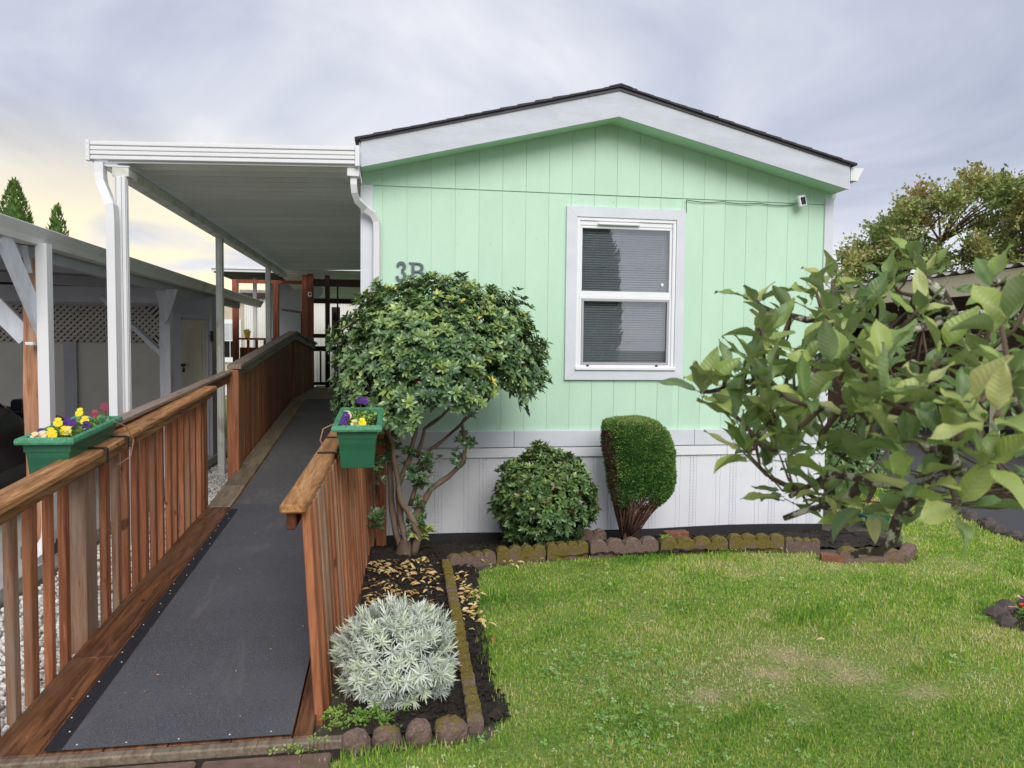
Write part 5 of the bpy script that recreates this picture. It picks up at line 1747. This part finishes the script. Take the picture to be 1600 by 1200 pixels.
    for (x, y, d) in tips:
        p = V3((x, y, d)); e = min(skel, key=lambda q: (q-p).length)
        ax = (p-e)
        if ax.length > .02:
            mid = e.lerp(p, .55)+Vector((random.uniform(-.01, .01), random.uniform(-.01, .01), -.12*ax.length))
            mb = MB(); mb.tube([e, mid, p], [.0055, .0045, .0035], 6); obj('twig', mb, 'twig', t, smooth=True)
            ax = (p-mid).normalized()
        else: ax = up.copy()
        ax = (ax*.45+up*.85+Vector((-.12, -.1, 0))).normalized()
        nl = random.choice((5, 6, 6, 7))
        if y > 780: nl = 5
        e1 = ax.cross(Vector((.3, .9, .1))).normalized(); e2 = ax.cross(e1); ph = random.uniform(0, 6.28)
        for k in range(nl):
            if cnt >= 298: break
            a = ph+k*2.4; tl = radians(random.uniform(18, 82) if y < 760 else random.uniform(50, 105))
            rd = e1*cos(a)+e2*sin(a)
            dr = (ax*cos(tl)+rd*sin(tl)).normalized()
            if y > 760: dr = (dr+Vector((0, 0, -.12))).normalized()
            hint = (up*.7+ax*sin(tl)-rd*cos(tl)+Vector((random.uniform(-.5, .5), random.uniform(-.7, .2), random.uniform(-.3, .3)))).normalized()
            xx = dr.cross(hint).normalized(); zz = xx.cross(dr)
            L_ = random.choice((random.uniform(.045, .065), random.uniform(.062, .092), random.uniform(.065, .096)))*(.86 if y < 470 else 1)
            o = bpy.data.objects.new('leaf', random.choice(meshes)[0]); COL.objects.link(o); o.parent = t
            q = p-ax*(k*.005)-base
            Mx = Matrix((xx, dr, zz)).transposed().to_4x4(); Mx.translation = q
            o.matrix_local = Mx @ Matrix.Diagonal((L_*1.02, L_, L_, 1)); WLOC[o] = tuple(base)
            cnt += 1
    # the rest of the crown
    nE = 560; P = []
    for k in range(nE):
        if k < 290:
            x_ = random.uniform(1140, 1620); y_ = random.uniform(float(np.interp(x_, [1130, 1200, 1380, 1430, 1620], [600, 490, 440, 510, 520])), float(np.interp(x_, [1130, 1250, 1450, 1620], [680, 790, 800, 780])))
            q = PXD(x_, y_, random.uniform(1.5, 2.1))
        else: q = PXD(random.uniform(1690, 2200), random.uniform(400, 860), random.uniform(1.4, 2.7))
        P.append(q)
    P = np.array(P); 
    # keep the lower-left corner open
    D = norm(rdir(nE)+np.array([0, 0, .9]))
    L_ = RNG.uniform(.042, .070, nE)
    vs, fs = meshes[2][1], meshes[2][2]
    o = scatter('foliage', vs, fs, P, frames(D, norm(np.array([[0, -.3, 1.]]*nE)+.5*rdir(nE))), np.stack([L_]*3, 1), RNG.random(nE), 'apple', t)
    o['kind'] = 'stuff'
    mb = MB()
    for q in P[::2]:
        q = Vector(q); e = min(skel[::2], key=lambda a: (a-q).length)
        mb.tube([e, e.lerp(q, .5)+Vector((0, 0, -.02)), q], [.004, .003, .002], 4)
    obj('twigs', mb, 'twig', t, smooth=True)


apple_tree()

# ================================================================== NEIGHBOUR'S CARPORT ON THE LEFT
def left_carport():
    c = thing('carport', 'old wooden carport with grey gutter and lattice beyond the white gravel', 'carport', (-5.0, 3, 0))
    X0 = -2.25
    g = MB(); g.prism([(X0, 2.285), (X0+.03, 2.29), (X0+.045, 2.33), (X0+.085, 2.40), (X0+.078, 2.405), (X0+.035, 2.345), (X0+.02, 2.30), (X0-.05, 2.30), (X0-.05, 2.395), (X0-.06, 2.395), (X0-.06, 2.285)], 1, -1.25, 8.4)
    obj('gutter', g, 'gutter', c)
    n = 74; prof = []
    mb = MB(); ys = np.linspace(-1.25, 8.4, n*2+1)
    for y, k in zip(ys, range(len(ys))):
        z = .014 if k % 2 else 0
        mb.v += [(X0+.02, float(y), 2.405+z), (-8.5, float(y), 2.62+z)]
    mb.f = [(2*i, 2*i+1, 2*i+3, 2*i+2) for i in range(len(ys)-1)]
    obj('roof_sheet', mb, 'roofmetal', c, recalc=False)
    # rafters / fascia beam
    mb = MB(); mb.box(-2.42, -2.33, -1.2, 7.0, 2.20, 2.38); obj('header_beam', mb, 'greyblue', c)
    for y in (-1.1, .5, 1.7, 3.9):
        mb = MB(); mb.board((-2.45, y, 2.33), (-8.4, y, 2.54), .05, .12, 0); obj('rafter', mb, 'greyblue', c)
    # near post: bare timber with white braces
    pts = [(-2.31, -.47, .0), (-2.31, -.47, .7), (-2.314, -.47, 1.2), (-2.308, -.472, 1.7), (-2.31, -.47, 2.2)]
    mb = MB(); mb.tube(pts, [.058, .054, .060, .053, .056], sq=(1, 1)); obj('post', mb, 'wzp', c)
    mb = MB(); mb.box(-2.40, -2.215, -.58, -.36, -.01, .12, .02); obj('footing', mb, 'concrete', c)
    mb = MB(); mb.board((-2.255, -.42, 1.62), (-2.255, -1.02, 2.30), .04, .15, .004); obj('brace', mb, 'white_wood', c)
    mb = MB(); mb.board((-2.36, -.47, 1.62), (-2.95, -.52, 2.30), .045, .13, .004); obj('brace', mb, 'white_wood', c)
    mb = MB(); mb.prism([(-.62, 2.28), (-.28, 2.28), (-.30, 1.98), (-.37, 1.78)], 0, -2.33, -2.29); obj('gusset', mb, 'white_wood', c)
    # second post, white
    mb = MB(); mb.box(-2.42, -2.30, 2.82, 2.95, 0, 2.2, .006); obj('post', mb, 'white_wood', c)
    mb = MB(); mb.prism([(-2.45, 2.22), (-2.20, 2.22), (-2.30, 1.88), (-2.34, 1.82)], 1, 2.77, 2.815); obj('gusset', mb, 'white_wood', c)
    mb = MB(); mb.board((-2.40, 2.88, 1.46), (-3.05, 2.88, 2.12), .05, .12, .004, (0, 1, 0)); obj('brace', mb, 'white_wood', c)
    mb = MB(); mb.box(-8.4, -2.43, 2.84, 2.93, 2.06, 2.24, .006); obj('cross_beam', mb, 'greyblue', c)
    # downspout by the near post
    mb = MB(); mb.tube([(-2.20, -.56, 2.30), (-2.20, -.56, .24), (-2.205, -.58, .15), (-2.23, -.66, .07), (-2.27, -.74, .03)], .044, sq=(1, .85)); obj('downspout', mb, 'alu', c)
    mb = MB(); mb.box(-2.30, -2.25, -.64, -.56, 1.575, 1.595); obj('bracket', mb, 'alu', c)
    # back wall with lattice
    mb = MB(); mb.box(-8.5, -2.79, 4.60, 4.66, 0, 1.585); obj('back_wall', mb, 'greywall', c)
    mb = MB(); mb.box(-8.5, -2.79, 4.70, 4.74, 1.585, 2.42); obj('back_panel', mb, 'bronze', c)
    mb = MB(); mb.box(-4.16, -4.0, 4.56, 4.598, 0, 1.6); obj('wall_post', mb, 'greyblue', c)
    mb = MB(); mb.box(-8.5, -2.78, 4.54, 4.60, 2.10, 2.31); obj('wall_beam', mb, 'greyblue', c)
    lat = MB(); h0, h1 = 1.565, 2.10; w_ = .036; st = .084
    for s, yy in ((1, 4.615), (-1, 4.63)):
        x = -9.4
        while x < -2.2:
            a = [(x, h0), (x+w_*1.41, h0), (x+w_*1.41+s*(h1-h0), h1), (x+s*(h1-h0), h1)]
            if min(p[0] for p in a) > -7.6 and max(p[0] for p in a) < -2.55: lat.prism(a, 1, yy, yy+.010)
            x += st
    o = obj('lattice', lat, 'lattice', c); o['kind'] = 'stuff'


left_carport()


def shed():
    s = thing('shed', 'grey-blue storage shed with an old tan panelled door behind the carport', 'shed', (-2.5, 4.8, 0))
    mb = MB(); mb.box(-2.775, -2.235, 4.56, 4.92, 0, 2.24); obj('wall', mb, 'greyblue', s)
    d = MB(); d.box(-2.63, -2.31, 4.525, 4.555, .05, 1.92, .004); dr = obj('door', d, 'door_tan', s)
    for z0, z1 in ((.15, .85), (.95, 1.80)):
        mb = MB(); mb.box(-2.58, -2.36, 4.515, 4.524, z0, z1, .004); obj('door_panel', mb, 'door_tan', dr)
    mb = MB(); mb.tube([(-2.605, 4.52, 1.29), (-2.605, 4.47, 1.29)], .025, 10); mb.box(-2.62, -2.59, 4.51, 4.524, 1.19, 1.25); obj('handle', mb, 'black', dr)
    mb = MB(); mb.box(-2.66, -2.631, 4.53, 4.559, .02, 1.96); mb.box(-2.309, -2.28, 4.53, 4.559, .02, 1.96); mb.box(-2.66, -2.28, 4.528, 4.559, 1.961, 2.0); obj('door_frame', mb, 'greyblue', s)
    mb = MB(); mb.tube([(-2.26, 4.54, 1.70), (-2.21, 4.50, 1.70)], .010, 6); mb.box(-2.24, -2.20, 4.47, 4.51, 1.62, 1.77, .01); obj('lamp', mb, 'bronze', s)


shed()


def car():
    c = thing('car', 'black car parked under the old carport', 'car', (-3.85, 0, .01))
    prof = [(-2.35, .35), (-2.38, .70), (-2.25, .92), (-1.55, .98), (-.95, 1.36), (-.2, 1.43), (.30, 1.30), (.98, 1.03), (1.45, .93), (1.95, .80), (2.22, .62), (2.25, .35), (1.75, .28), (-1.9, .28)]
    mb = MB(); n = len(prof); secs = []
    for x, k in ((-4.72, .90), (-4.66, .97), (-4.4, 1.0), (-3.3, 1.0), (-3.04, .97), (-2.98, .90)):
        secs.append([(x + ((.16 if x < -4 else -.16) if (z > 1.0 and k < .99) else 0), y*(.97+.03*k), .28+(z-.28)*k) for y, z in prof])
    mb.v = [p for s in secs for p in s]
    for i in range(len(secs)-1):
        for j in range(n): mb.f.append((i*n+j, i*n+(j+1) % n, (i+1)*n+(j+1) % n, (i+1)*n+j))
    mb.f += [tuple(range(n)), tuple(range(len(mb.v)-1, len(mb.v)-n-1, -1))]
    obj('body', mb, 'carpaint', c)
    mb = MB(); mb.prism([(-1.35, 1.0), (-.90, 1.28), (-.2, 1.34), (.25, 1.24), (.75, 1.02)], 0, -3.12, -3.10); obj('side_window', mb, 'carglass', c)
    mb = MB(); mb.add([(-4.3, .36, 1.292), (-3.4, .36, 1.292), (-3.25, .95, 1.052), (-4.45, .95, 1.052)], [(0, 1, 2, 3)]); obj('windscreen', mb, 'carglass', c, recalc=False)
    for x in (-4.62, -3.06):
        for y in (-1.45, 1.4):
            s = -1 if x < -4 else 1
            mb = MB(); mb.tube([(x-.10, y, .325), (x+.09, y, .325)], .325, 18); wh = obj('wheel', mb, 'tyre', c)
            mb = MB(); mb.tube([(x+s*.092, y, .325), (x+s*.1, y, .325)], .21, 14); obj('rim', mb, 'rim', wh)
    for x in (-4.5, -3.2):
        mb = MB(); mb.box(x-.13, x+.13, 2.17, 2.24, .58, .68, .02); obj('headlight', mb, 'carglass', c)
        mb = MB(); mb.box(x-.13, x+.13, -2.39, -2.34, .72, .84, .02); obj('tail_light', mb, 'lamp_red', c)
    mb = MB(); mb.box(-2.97, -2.86, .55, .72, 1.0, 1.10, .02); obj('mirror', mb, 'carpaint', c)


car()

# ================================================================== PORCH AT THE END OF THE RAMP AND BUILDINGS BEHIND
def back_porch():
    p = thing('porch_frame', 'dark wooden porch frame closing the landing at the top of the ramp', 'porch', (-.7, 8.45, .76))
    mb = MB(); mb.box(-1.47, -1.255, 8.43, 8.55, .0, 2.93, .006); obj('column', mb, 'wzd', p)
    mb = MB(); mb.box(-1.36, -1.25, 8.40, 8.428, 1.6, 2.95, .004); obj('column_board', mb, 'wzd', p)
    mb = MB(); mb.box(-1.03, -.945, 8.40, 8.485, .66, 2.93, .004); obj('post', mb, 'wdark', p)
    mb = MB(); mb.box(-1.253, -.01, 8.49, 8.53, 2.72, 2.86, .004); obj('top_beam', mb, 'wdark', p)
    for z0, z1 in ((1.72, 1.80), (1.46, 1.56), (.80, .86)):
        mb = MB(); mb.box(-1.253, -.01, 8.488, 8.53, z0, z1, .004); obj('rail', mb, 'wdark', p)
    for x in (-1.13, -.86, -.80, -.62, -.45, -.3, -.15):
        mb = MB(); mb.box(x-.016, x+.016, 8.495, 8.525, .862, 1.458 if x != -.80 else 2.718, .002); obj('baluster', mb, 'wdark', p)
    t = thing('camera', 'small white security camera on the dark porch column', 'camera', (-1.31, 8.36, 2.5)); t.name = 'security_camera'
    mb = MB(); mb.box(-1.345, -1.275, 8.345, 8.399, 2.50, 2.60, .02); obj('housing', mb, 'fr', t)
    mb = MB(); mb.tube([(-1.31, 8.345, 2.555), (-1.31, 8.338, 2.555)], .022, 12); obj('lens', mb, 'black', t)
    t = thing('garden_flag', 'small patterned cloth hanging beside the dark porch post', 'flag', (-.86, 8.6, 1.76))
    mb = MB(); xs = np.linspace(-.925, -.76, 8)
    for i in range(7): mb.add([(xs[i], 8.60+.008*sin(i), 1.76), (xs[i+1], 8.60+.008*sin(i+1), 1.76), (xs[i+1], 8.60+.006*sin(i+1), 2.33), (xs[i], 8.60+.006*sin(i), 2.33)], [(0, 1, 2, 3)])
    obj('cloth', mb, 'banner', t, recalc=False)
    mb = MB(); mb.prism([(-.87, 2.25), (-.845, 2.20), (-.80, 2.08), (-.85, 2.04), (-.90, 2.08), (-.89, 2.20)], 1, 8.575, 8.582); mb.prism([(-.88, 1.95), (-.82, 1.95), (-.80, 1.80), (-.90, 1.80)], 1, 8.575, 8.582); obj('emblem', mb, 'bronze', t)
    t = thing('wall_disc', 'dark round metal disc hanging behind the porch column', 'ornament', (-1.30, 9.5, 2.5))
    mb = MB(); mb.tube([(-1.33, 9.5, 2.70), (-1.33, 9.52, 2.70)], .155, 22); obj('disc', mb, 'greyblue', t)
    mb = MB(); mb.tube([(-1.33, 9.51, 2.85), (-1.33, 9.51, 2.93)], .004, 5); obj('cord', mb, 'bronze', t)
    # lower awning behind
    a = thing('rear_awning', 'second aluminium awning roof beyond the porch frame', 'awning', (-.9, 10.5, 2.7))
    y = 8.20; k = 0
    while y < 12.4:
        mb = MB(); z = 3.005-(y-8.20)*.07
        mb.prism([(y, z), (y+.012, z), (y+.016, z+.02), (y+.282, z+.02-.012), (y+.286, z-.012), (y+.298, z-.012), (y+.298, z+.04), (y, z+.04)], 0, -1.95, -.02); obj('roof_pan', mb, 'alu_ceiling', a); y += .30
    mb = MB(); mb.box(-2.0, .0, 12.42, 12.5, 2.60, 2.74); obj('edge_beam', mb, 'wdark', a)
    for x in (-1.95, -.1):
        mb = MB(); mb.box(x-.04, x+.04, 12.42, 12.5, 0, 2.6); obj('post', mb, 'wdark', a)
    # side porch with red posts
    s = thing('side_porch', 'red-brown timber porch with white fascia beyond the carport', 'porch', (-2.4, 9.4, 0))
    mb = MB(); mb.box(-3.24, -2.05, 8.93, 8.96, 3.00, 3.05, .004); obj('fascia', mb, 'alu', s)
    mb = MB(); mb.box(-3.24, -2.05, 8.90, 8.96, 3.052, 3.10, .004); obj('fascia', mb, 'alu', s)
    mb = MB(); mb.box(-3.2, -1.6, 8.97, 11.5, 2.98, 3.02); obj('roof_sheet', mb, 'dark_room', s)
    for x in (-2.81, -2.035):
        mb = MB(); mb.box(x-.06, x+.05, 9.0, 9.1, 0, 2.86, .005); obj('post', mb, 'wred', s)
    mb = MB(); mb.box(-2.87, -1.3, 9.005, 9.06, 2.79, 2.86, .004); obj('beam', mb, 'wred', s)
    mb = MB(); mb.box(-2.745, -2.10, 9.0, 9.12, 1.67, 1.71, .004); obj('sill_rail', mb, 'wred', s)
    for x in (-2.58, -2.42, -2.26):
        mb = MB(); mb.box(x-.025, x+.025, 9.03, 9.07, .7, 1.668, .003); obj('baluster', mb, 'wred', s)
    mb = MB(); mb.box(-2.74, -2.10, 9.04, 9.06, .55, 1.52); obj('infill_board', mb, 'wzd', s)
    mb = MB(); mb.box(-2.60, -2.53, 9.7, 9.77, .3, 2.95); obj('inner_post', mb, 'alu', s)
    mb = MB(); mb.box(-2.55, -1.75, 10.9, 10.95, .3, 2.95); obj('back_board', mb, 'greyblue', s)
    t = thing('flower_pot', 'yellow flower pot standing on the red porch sill', 'pot', (-2.60, 9.06, 1.711))
    mb = MB(); mb.lathe([(.045, 0), (.065, .12), (.072, .12), (.072, .14), (.06, .14), (.055, .11)], (-2.60, 9.06, 1.711), 14); obj('pot', mb, 'yellow_pot', t, smooth=False)
    k = 30; d = norm(rdir(k)+np.array([0, 0, .9])); P = np.array([[-2.60, 9.06, 1.84]]*k)
    scatter('plant', LEAF[0], LEAF[1], P, frames(d, rdir(k)), np.stack([np.full(k, .02), RNG.uniform(.04, .08, k), np.full(k, .04)], 1), RNG.random(k)*.5, 'weed', t)
    # handrail seen beyond the landing
    t = thing('handrail', 'short dark handrail standing behind the upper railing', 'handrail', (-1.75, 10.2, .0))
    mb = MB(); mb.board((-2.1, 10.2, 2.33), (-1.62, 10.2, 2.27), .09, .05, .004); obj('rail', mb, 'wyd', t)
    mb = MB(); mb.box(-1.70, -1.66, 10.18, 10.22, 0, 2.25); obj('post', mb, 'wdark', t)
    # buildings
    b = thing('neighbour_home', 'white corrugated metal home behind the porch frame', 'house', (-1.5, 15, 0))
    mb = MB(); mb.box(-3.6, 3.0, 14.05, 19, .45, 2.80); obj('wall', mb, 'corr', b)
    f = None
    for k in range(66):
        x = -3.6+k*.1
        if f is None:
            mb = MB(); mb.prism([(-3.6, 14.045), (-3.585, 14.025), (-3.55, 14.025), (-3.535, 14.045)], 2, .45, 2.79); f = obj('siding_rib', mb, 'corr', b)
        else:
            c = f.copy(); COL.objects.link(c); c.location = (k*.1, 0, 0)
    mb = MB(); mb.box(-3.7, 3.1, 13.9, 14.04, 2.802, 2.92); obj('eave_trim', mb, 'wdark', b)
    mb = MB(); mb.box(-3.7, 3.1, 13.95, 19.1, 2.922, 3.0); obj('roof', mb, 'roofmetal', b)
    mb = MB(); mb.box(-3.6, 3.0, 14.0, 14.04, 0, .448); obj('skirting', mb, 'vinyl', b)
    b = thing('beige_house', 'beige house with a white window glimpsed between the shed and the porch', 'house', (-7, 18.5, 0))
    mb = MB(); mb.box(-9.5, -3.9, 16.0, 21, 0, 2.9); obj('wall', mb, 'beige', b)
    w_ = MB(); w_.box(-4.66, -4.05, 15.95, 15.99, 1.05, 2.28); wn = obj('window', w_, 'fr', b)
    for x0, x1 in ((-4.55, -4.37), (-4.35, -4.16)):
        for z0, z1 in ((1.2, 1.66), (1.70, 2.16)):
            mb = MB(); mb.box(x0, x1, 15.94, 15.949, z0, z1); obj('pane', mb, 'carglass' if z0 < 1.5 else 'greyblue', wn)
    mb = MB(); mb.prism([(-9.9, 2.9), (-6.7, 3.1), (-3.5, 2.9), (-3.5, 2.96), (-6.7, 3.16), (-9.9, 2.96)], 1, 15.7, 21.2); obj('roof', mb, 'roofmetal', b)
    mb = MB(); mb.box(-9.5, -3.9, 15.93, 15.99, .1, .35); obj('base_trim', mb, 'fr', b)


back_porch()


def right_side():
    c = thing('neighbour_carport', 'tan carport with corrugated roof across the driveway behind the apple tree', 'carport', (11.2, 6, 0))
    mb = MB(); mb.prism([(9.2, 2.46), (9.26, 2.46), (9.26, 2.80), (9.2, 2.80)], 1, .0, 9.2); obj('fascia', mb, 'tan', c)
    mb = MB(); mb.prism([(9.26, 2.50), (14, 2.8), (14, 2.84), (9.26, 2.54)], 1, .05, 9.15); obj('ceiling', mb, 'redsiding', c)
    mb = MB(); n = 62; ys = np.linspace(-.1, 9.3, n*2+1)
    for k, y in enumerate(ys):
        z = .05 if k % 4 in (1, 2) else 0
        mb.v += [(9.10, float(y), 2.81+z), (14.2, float(y), 3.15+z)]
    mb.f = [(2*i, 2*i+1, 2*i+3, 2*i+2) for i in range(len(ys)-1)]
    obj('roof_sheet', mb, 'roofmetal', c, recalc=False)
    for y in (.3, 3.6, 8.9):
        mb = MB(); mb.box(9.3, 9.4, y-.05, y+.05, 0, 2.46); obj('post', mb, 'tan', c)
    mb = MB(); mb.box(12.6, 12.7, 0, 9.1, 0, 2.7); wl = obj('back_wall', mb, 'redsiding', c)
    mb = MB(); mb.box(9.3, 12.6, 9.0, 9.1, 0, 2.65); obj('end_wall', mb, 'redsiding', c)
    for k in range(20):
        mb = MB(); x = 9.4+k*.16; mb.box(x, x+.05, 8.975, 8.999, 0, 2.5); obj('batten', mb, 'redsiding', c)
    mb = MB(); mb.box(10.35, 10.9, 8.93, 8.97, 1.35, 2.15); w_ = obj('window', mb, 'fr', c)
    mb = MB(); mb.box(10.42, 10.83, 8.92, 8.929, 1.42, 2.08); obj('pane', mb, 'carglass', w_)
    # low stone kerb along the driveway
    t = thing('rock_border', 'line of dark rough rocks between the lawn and the driveway', 'rocks', (5.6, -.5, 0))
    for k in range(40):
        q = k/39; y = -3.0+6.0*q
        x = float(np.interp(y, [-3, -1.2, .1, 3], [5.38, 5.46, 5.8, 6.65]))+random.uniform(-.05, .05)
        mb = MB(); r = random.uniform(.05, .09)
        mb.lathe([(r*.8, -.02), (r, .02), (r*.7, r*.7), (r*.3, r*.9)], (x, y, 0), 7)
        mb.v = [(a+random.uniform(-.015, .015), b+random.uniform(-.015, .015), z) for a, b, z in mb.v]
        obj('stone', mb, 'rock', t)
    # small flower ring at the right edge
    t = thing('stone_ring', 'dark stone border of a small flower patch in the lawn', 'stones', (4.15, -2.65, 0))
    for k in range(12):
        a = k/12*2*pi; x = 4.22+.40*cos(a); y = -2.65+.26*sin(a); r = random.uniform(.05, .075)
        mb = MB(); mb.lathe([(r*.9, -.02), (r, .02), (r*.75, .05), (r*.3, .065)], (x, y, 0), 7)
        mb.v = [(p+random.uniform(-.012, .012), b+random.uniform(-.012, .012), z) for p, b, z in mb.v]; obj('stone', mb, 'rock', t)
    mb = MB(); mb.prism([(4.22+.38*cos(k/16*2*pi), -2.65+.24*sin(k/16*2*pi)) for k in range(16)], 2, -.01, .012); obj('soil', mb, 'soil', t)
    t = thing('red_flowers', 'red and pink low flowers inside the stone ring', 'flowers', (4.15, -2.62, .01), None)
    P = np.array([4.12, -2.60, .07])+RNG.normal(size=(26, 3))*np.array([.12, .08, .015])
    pos, R, S, idx = whorls(P, norm(np.array([[0, -.3, 1.]]*26)+.3*rdir(26)), 6, .014, .026, (50, 85), .8)
    scatter('blooms', LEAF[0], LEAF[1], pos, R, S, RNG.random(26)[idx], 'redflower', t)
    P = np.array([4.12, -2.60, .03])+RNG.normal(size=(30, 3))*np.array([.13, .08, .01])
    pos, R, S, idx = whorls(P, np.array([[0, 0, 1.]]*30), 5, .02, .04, (40, 85), .6)
    scatter('leaves', LEAF[0], LEAF[1], pos, R, S, RNG.random(30)[idx]*.5, 'weed', t)
    t = thing('plastic_tray', 'teal plastic tray lying behind the house bed corner', 'tray', (4.62, -.28, 0))
    mb = MB(); vs = []
    for (w_, d_, z) in ((.08, .07, .0), (.11, .09, .09), (.10, .08, .09), (.075, .065, .012)): vs += [(4.62+a*w_, -.28+b*d_, z) for a, b in ((-1, -1), (1, -1), (1, 1), (-1, 1))]
    fs = [(3, 2, 1, 0), (12, 13, 14, 15)]
    for k in range(3): fs += [(k*4+i, k*4+(i+1) % 4, k*4+4+(i+1) % 4, k*4+4+i) for i in range(4)]
    mb.add(vs, fs); obj('tray', mb, 'teal', t)
    # shrub on the far right corner of the home
    t = thing('leafy_shrub', 'loose green shrub beside the grey side downspout behind the apple tree', 'shrub', (4.95, .7, 0))
    n = 420; c0 = np.array([4.95, .7, .42]); u = rdir(n); P = c0+u*np.array([.36, .45, .42])*RNG.uniform(.5, 1, n)[:, None]; P = P[P[:, 2] > .02]
    pos, R, S, idx = whorls(P, norm(P-c0+[0, 0, .2]), 6, .05, .09, (30, 85), .45)
    scatter('crown', LEAF[0], LEAF[1], pos, R, S, np.clip(.35+.2*RNG.normal(size=len(pos)), 0, .85), 'roundleaf', t)
    mb = MB()
    for k in range(8):
        a = k*.8; mb.tube([(4.95, .7, -.02), (4.95+.12*cos(a), .7+.12*sin(a), .3), (4.95+.25*cos(a), .7+.28*sin(a), .6)], [.015, .01, .004], 6)
    obj('stems', mb, 'barkbrown', t)


right_side()


# ================================================================== TREES BEYOND
def far_tree():
    base = Vector((19.4, 17.2, 0))
    t = thing('maple_tree', 'broad tree with green and rusty foliage beyond the tan carport', 'tree', base)
    top = lambda x: float(np.interp(x, [1300, 1330, 1350, 1385, 1410, 1440, 1478, 1520, 1560, 1600, 1700, 1800, 1900], [460, 410, 362, 345, 328, 296, 308, 276, 290, 298, 290, 330, 420]))
    cl = []
    for k in range(170):
        x = random.uniform(1310, 1900); y = random.uniform(top(x)+10, 500)
        if k < 40: y = top(x)+random.uniform(6, 22)
        cl.append(PXD(x, y, random.uniform(22.5, 28)))
    cl = np.array(cl)
    P = []; D = []; tn = []
    mb = MB()
    hub = [Vector((19.0, 17.2, 3.0)), Vector((17.4, 17.0, 4.2)), Vector((20.8, 17.0, 4.6)), Vector((19.3, 17.3, 5.4))]
    for c in cl:
        c = Vector(c); e = min(hub, key=lambda a: (a-c).length)
        mb.tube([e, e.lerp(c, .5)+Vector((0, 0, .15)), c], [.05, .03, .012], 5)
        hue = random.gauss(0, .15)
        for k in range(20):
            d = (Vector(rdir(1)[0])+Vector((0, 0, .45))).normalized(); ln = random.uniform(.35, .85)
            m_ = 20; s = np.linspace(.15, 1, m_)[:, None]
            pts = np.array(c)+np.array(d)*ln*s+RNG.normal(size=(m_, 3))*.07
            P.append(pts); D.append(norm(np.array(d)+.9*rdir(m_))); tn.append(np.clip(.40+hue+.14*RNG.normal(size=m_)+.05*(pts[:, 2]-5.5), 0, 1))
            if k < 4: mb.tube([c, c+d*ln], [.010, .004], 3, cap=False)
    P = np.concatenate(P); D = np.concatenate(D); tn = np.concatenate(tn); n = len(P)
    L_ = RNG.uniform(.10, .17, n)
    scatter('crown', QUADLEAF[0], QUADLEAF[1], P, frames(D, rdir(n)), np.stack([L_*.62, L_, L_], 1), tn, 'farleaf', t)
    for h in hub: mb.tube([(19.4, 17.2, 1.8), Vector((19.4, 17.2, 2.4)).lerp(h, .5), h], [.16, .11, .06], 7)
    obj('limbs', mb, 'barkbrown', t)
    mb = MB(); mb.tube([base, base+Vector((.05, 0, 1)), (19.4, 17.2, 2.2)], [.3, .22, .18], 10); obj('trunk', mb, 'barkbrown', t, smooth=True)


far_tree()


def arborvitae(loc, h, r, label, n=7000, L=.16):
    t = thing('arborvitae', label, 'tree', loc, 'columnar evergreens')
    u = RNG.random(n)**.75; z = h*(1-u*.97); a = RNG.uniform(0, 2*pi, n)
    prof = r*np.minimum(1, (u*1.75)**.8)*(1-.12*np.clip(u-.6, 0, 1))
    rr = prof*np.where(RNG.random(n) < .75, RNG.uniform(.86, 1.06, n), RNG.uniform(.4, .86, n))*(1+.07*np.sin(a*5+z*3)+.05*np.sin(a*9-z*5))
    P = np.stack([loc[0]+rr*np.cos(a), loc[1]+rr*np.sin(a), loc[2]+z], 1)
    d = norm(np.stack([.55*np.cos(a), .55*np.sin(a), np.ones(n)], 1)+.3*rdir(n))
    L_ = RNG.uniform(.5, 1.1, n)*L
    scatter('crown', QUADLEAF[0], QUADLEAF[1], P, frames(d, np.stack([np.cos(a), np.sin(a), np.zeros(n)], 1)+.5*rdir(n)), np.stack([L_*.36, L_, L_], 1), np.clip(.4+.2*RNG.normal(size=n), 0, 1), 'arbor', t)
    mb = MB(); mb.tube([(loc[0], loc[1], -.05), (loc[0], loc[1], h*.5), (loc[0], loc[1], h*.93)], [.11, .07, .015], 8); obj('trunk', mb, 'barkbrown', t)
    mb = MB(); mb.lathe([(r*.55, .15), (r*.72, h*.25), (r*.62, h*.55), (r*.3, h*.82), (r*.05, h*.94)], loc, 14); obj('inner_foliage', mb, 'arbor', t, smooth=True)


arborvitae((-10.85, 17.95, 0), 6.35, 1.0, 'taller bushy arborvitae rising behind the old carport roof', 9000)
arborvitae((-9.62, 17.8, 0), 5.62, .62, 'slimmer arborvitae beside a taller one behind the old carport', 5000)
# evergreens across the street, seen only as the dark shape in the window
arborvitae((5.3, -14.2, 0), 7.4, 1.15, 'dark evergreen standing across the street, mirrored in the window', 14000, .34)
arborvitae((3.8, -14.6, 0), 7.2, 1.0, 'taller dark evergreen next to another one across the street', 9000, .34)
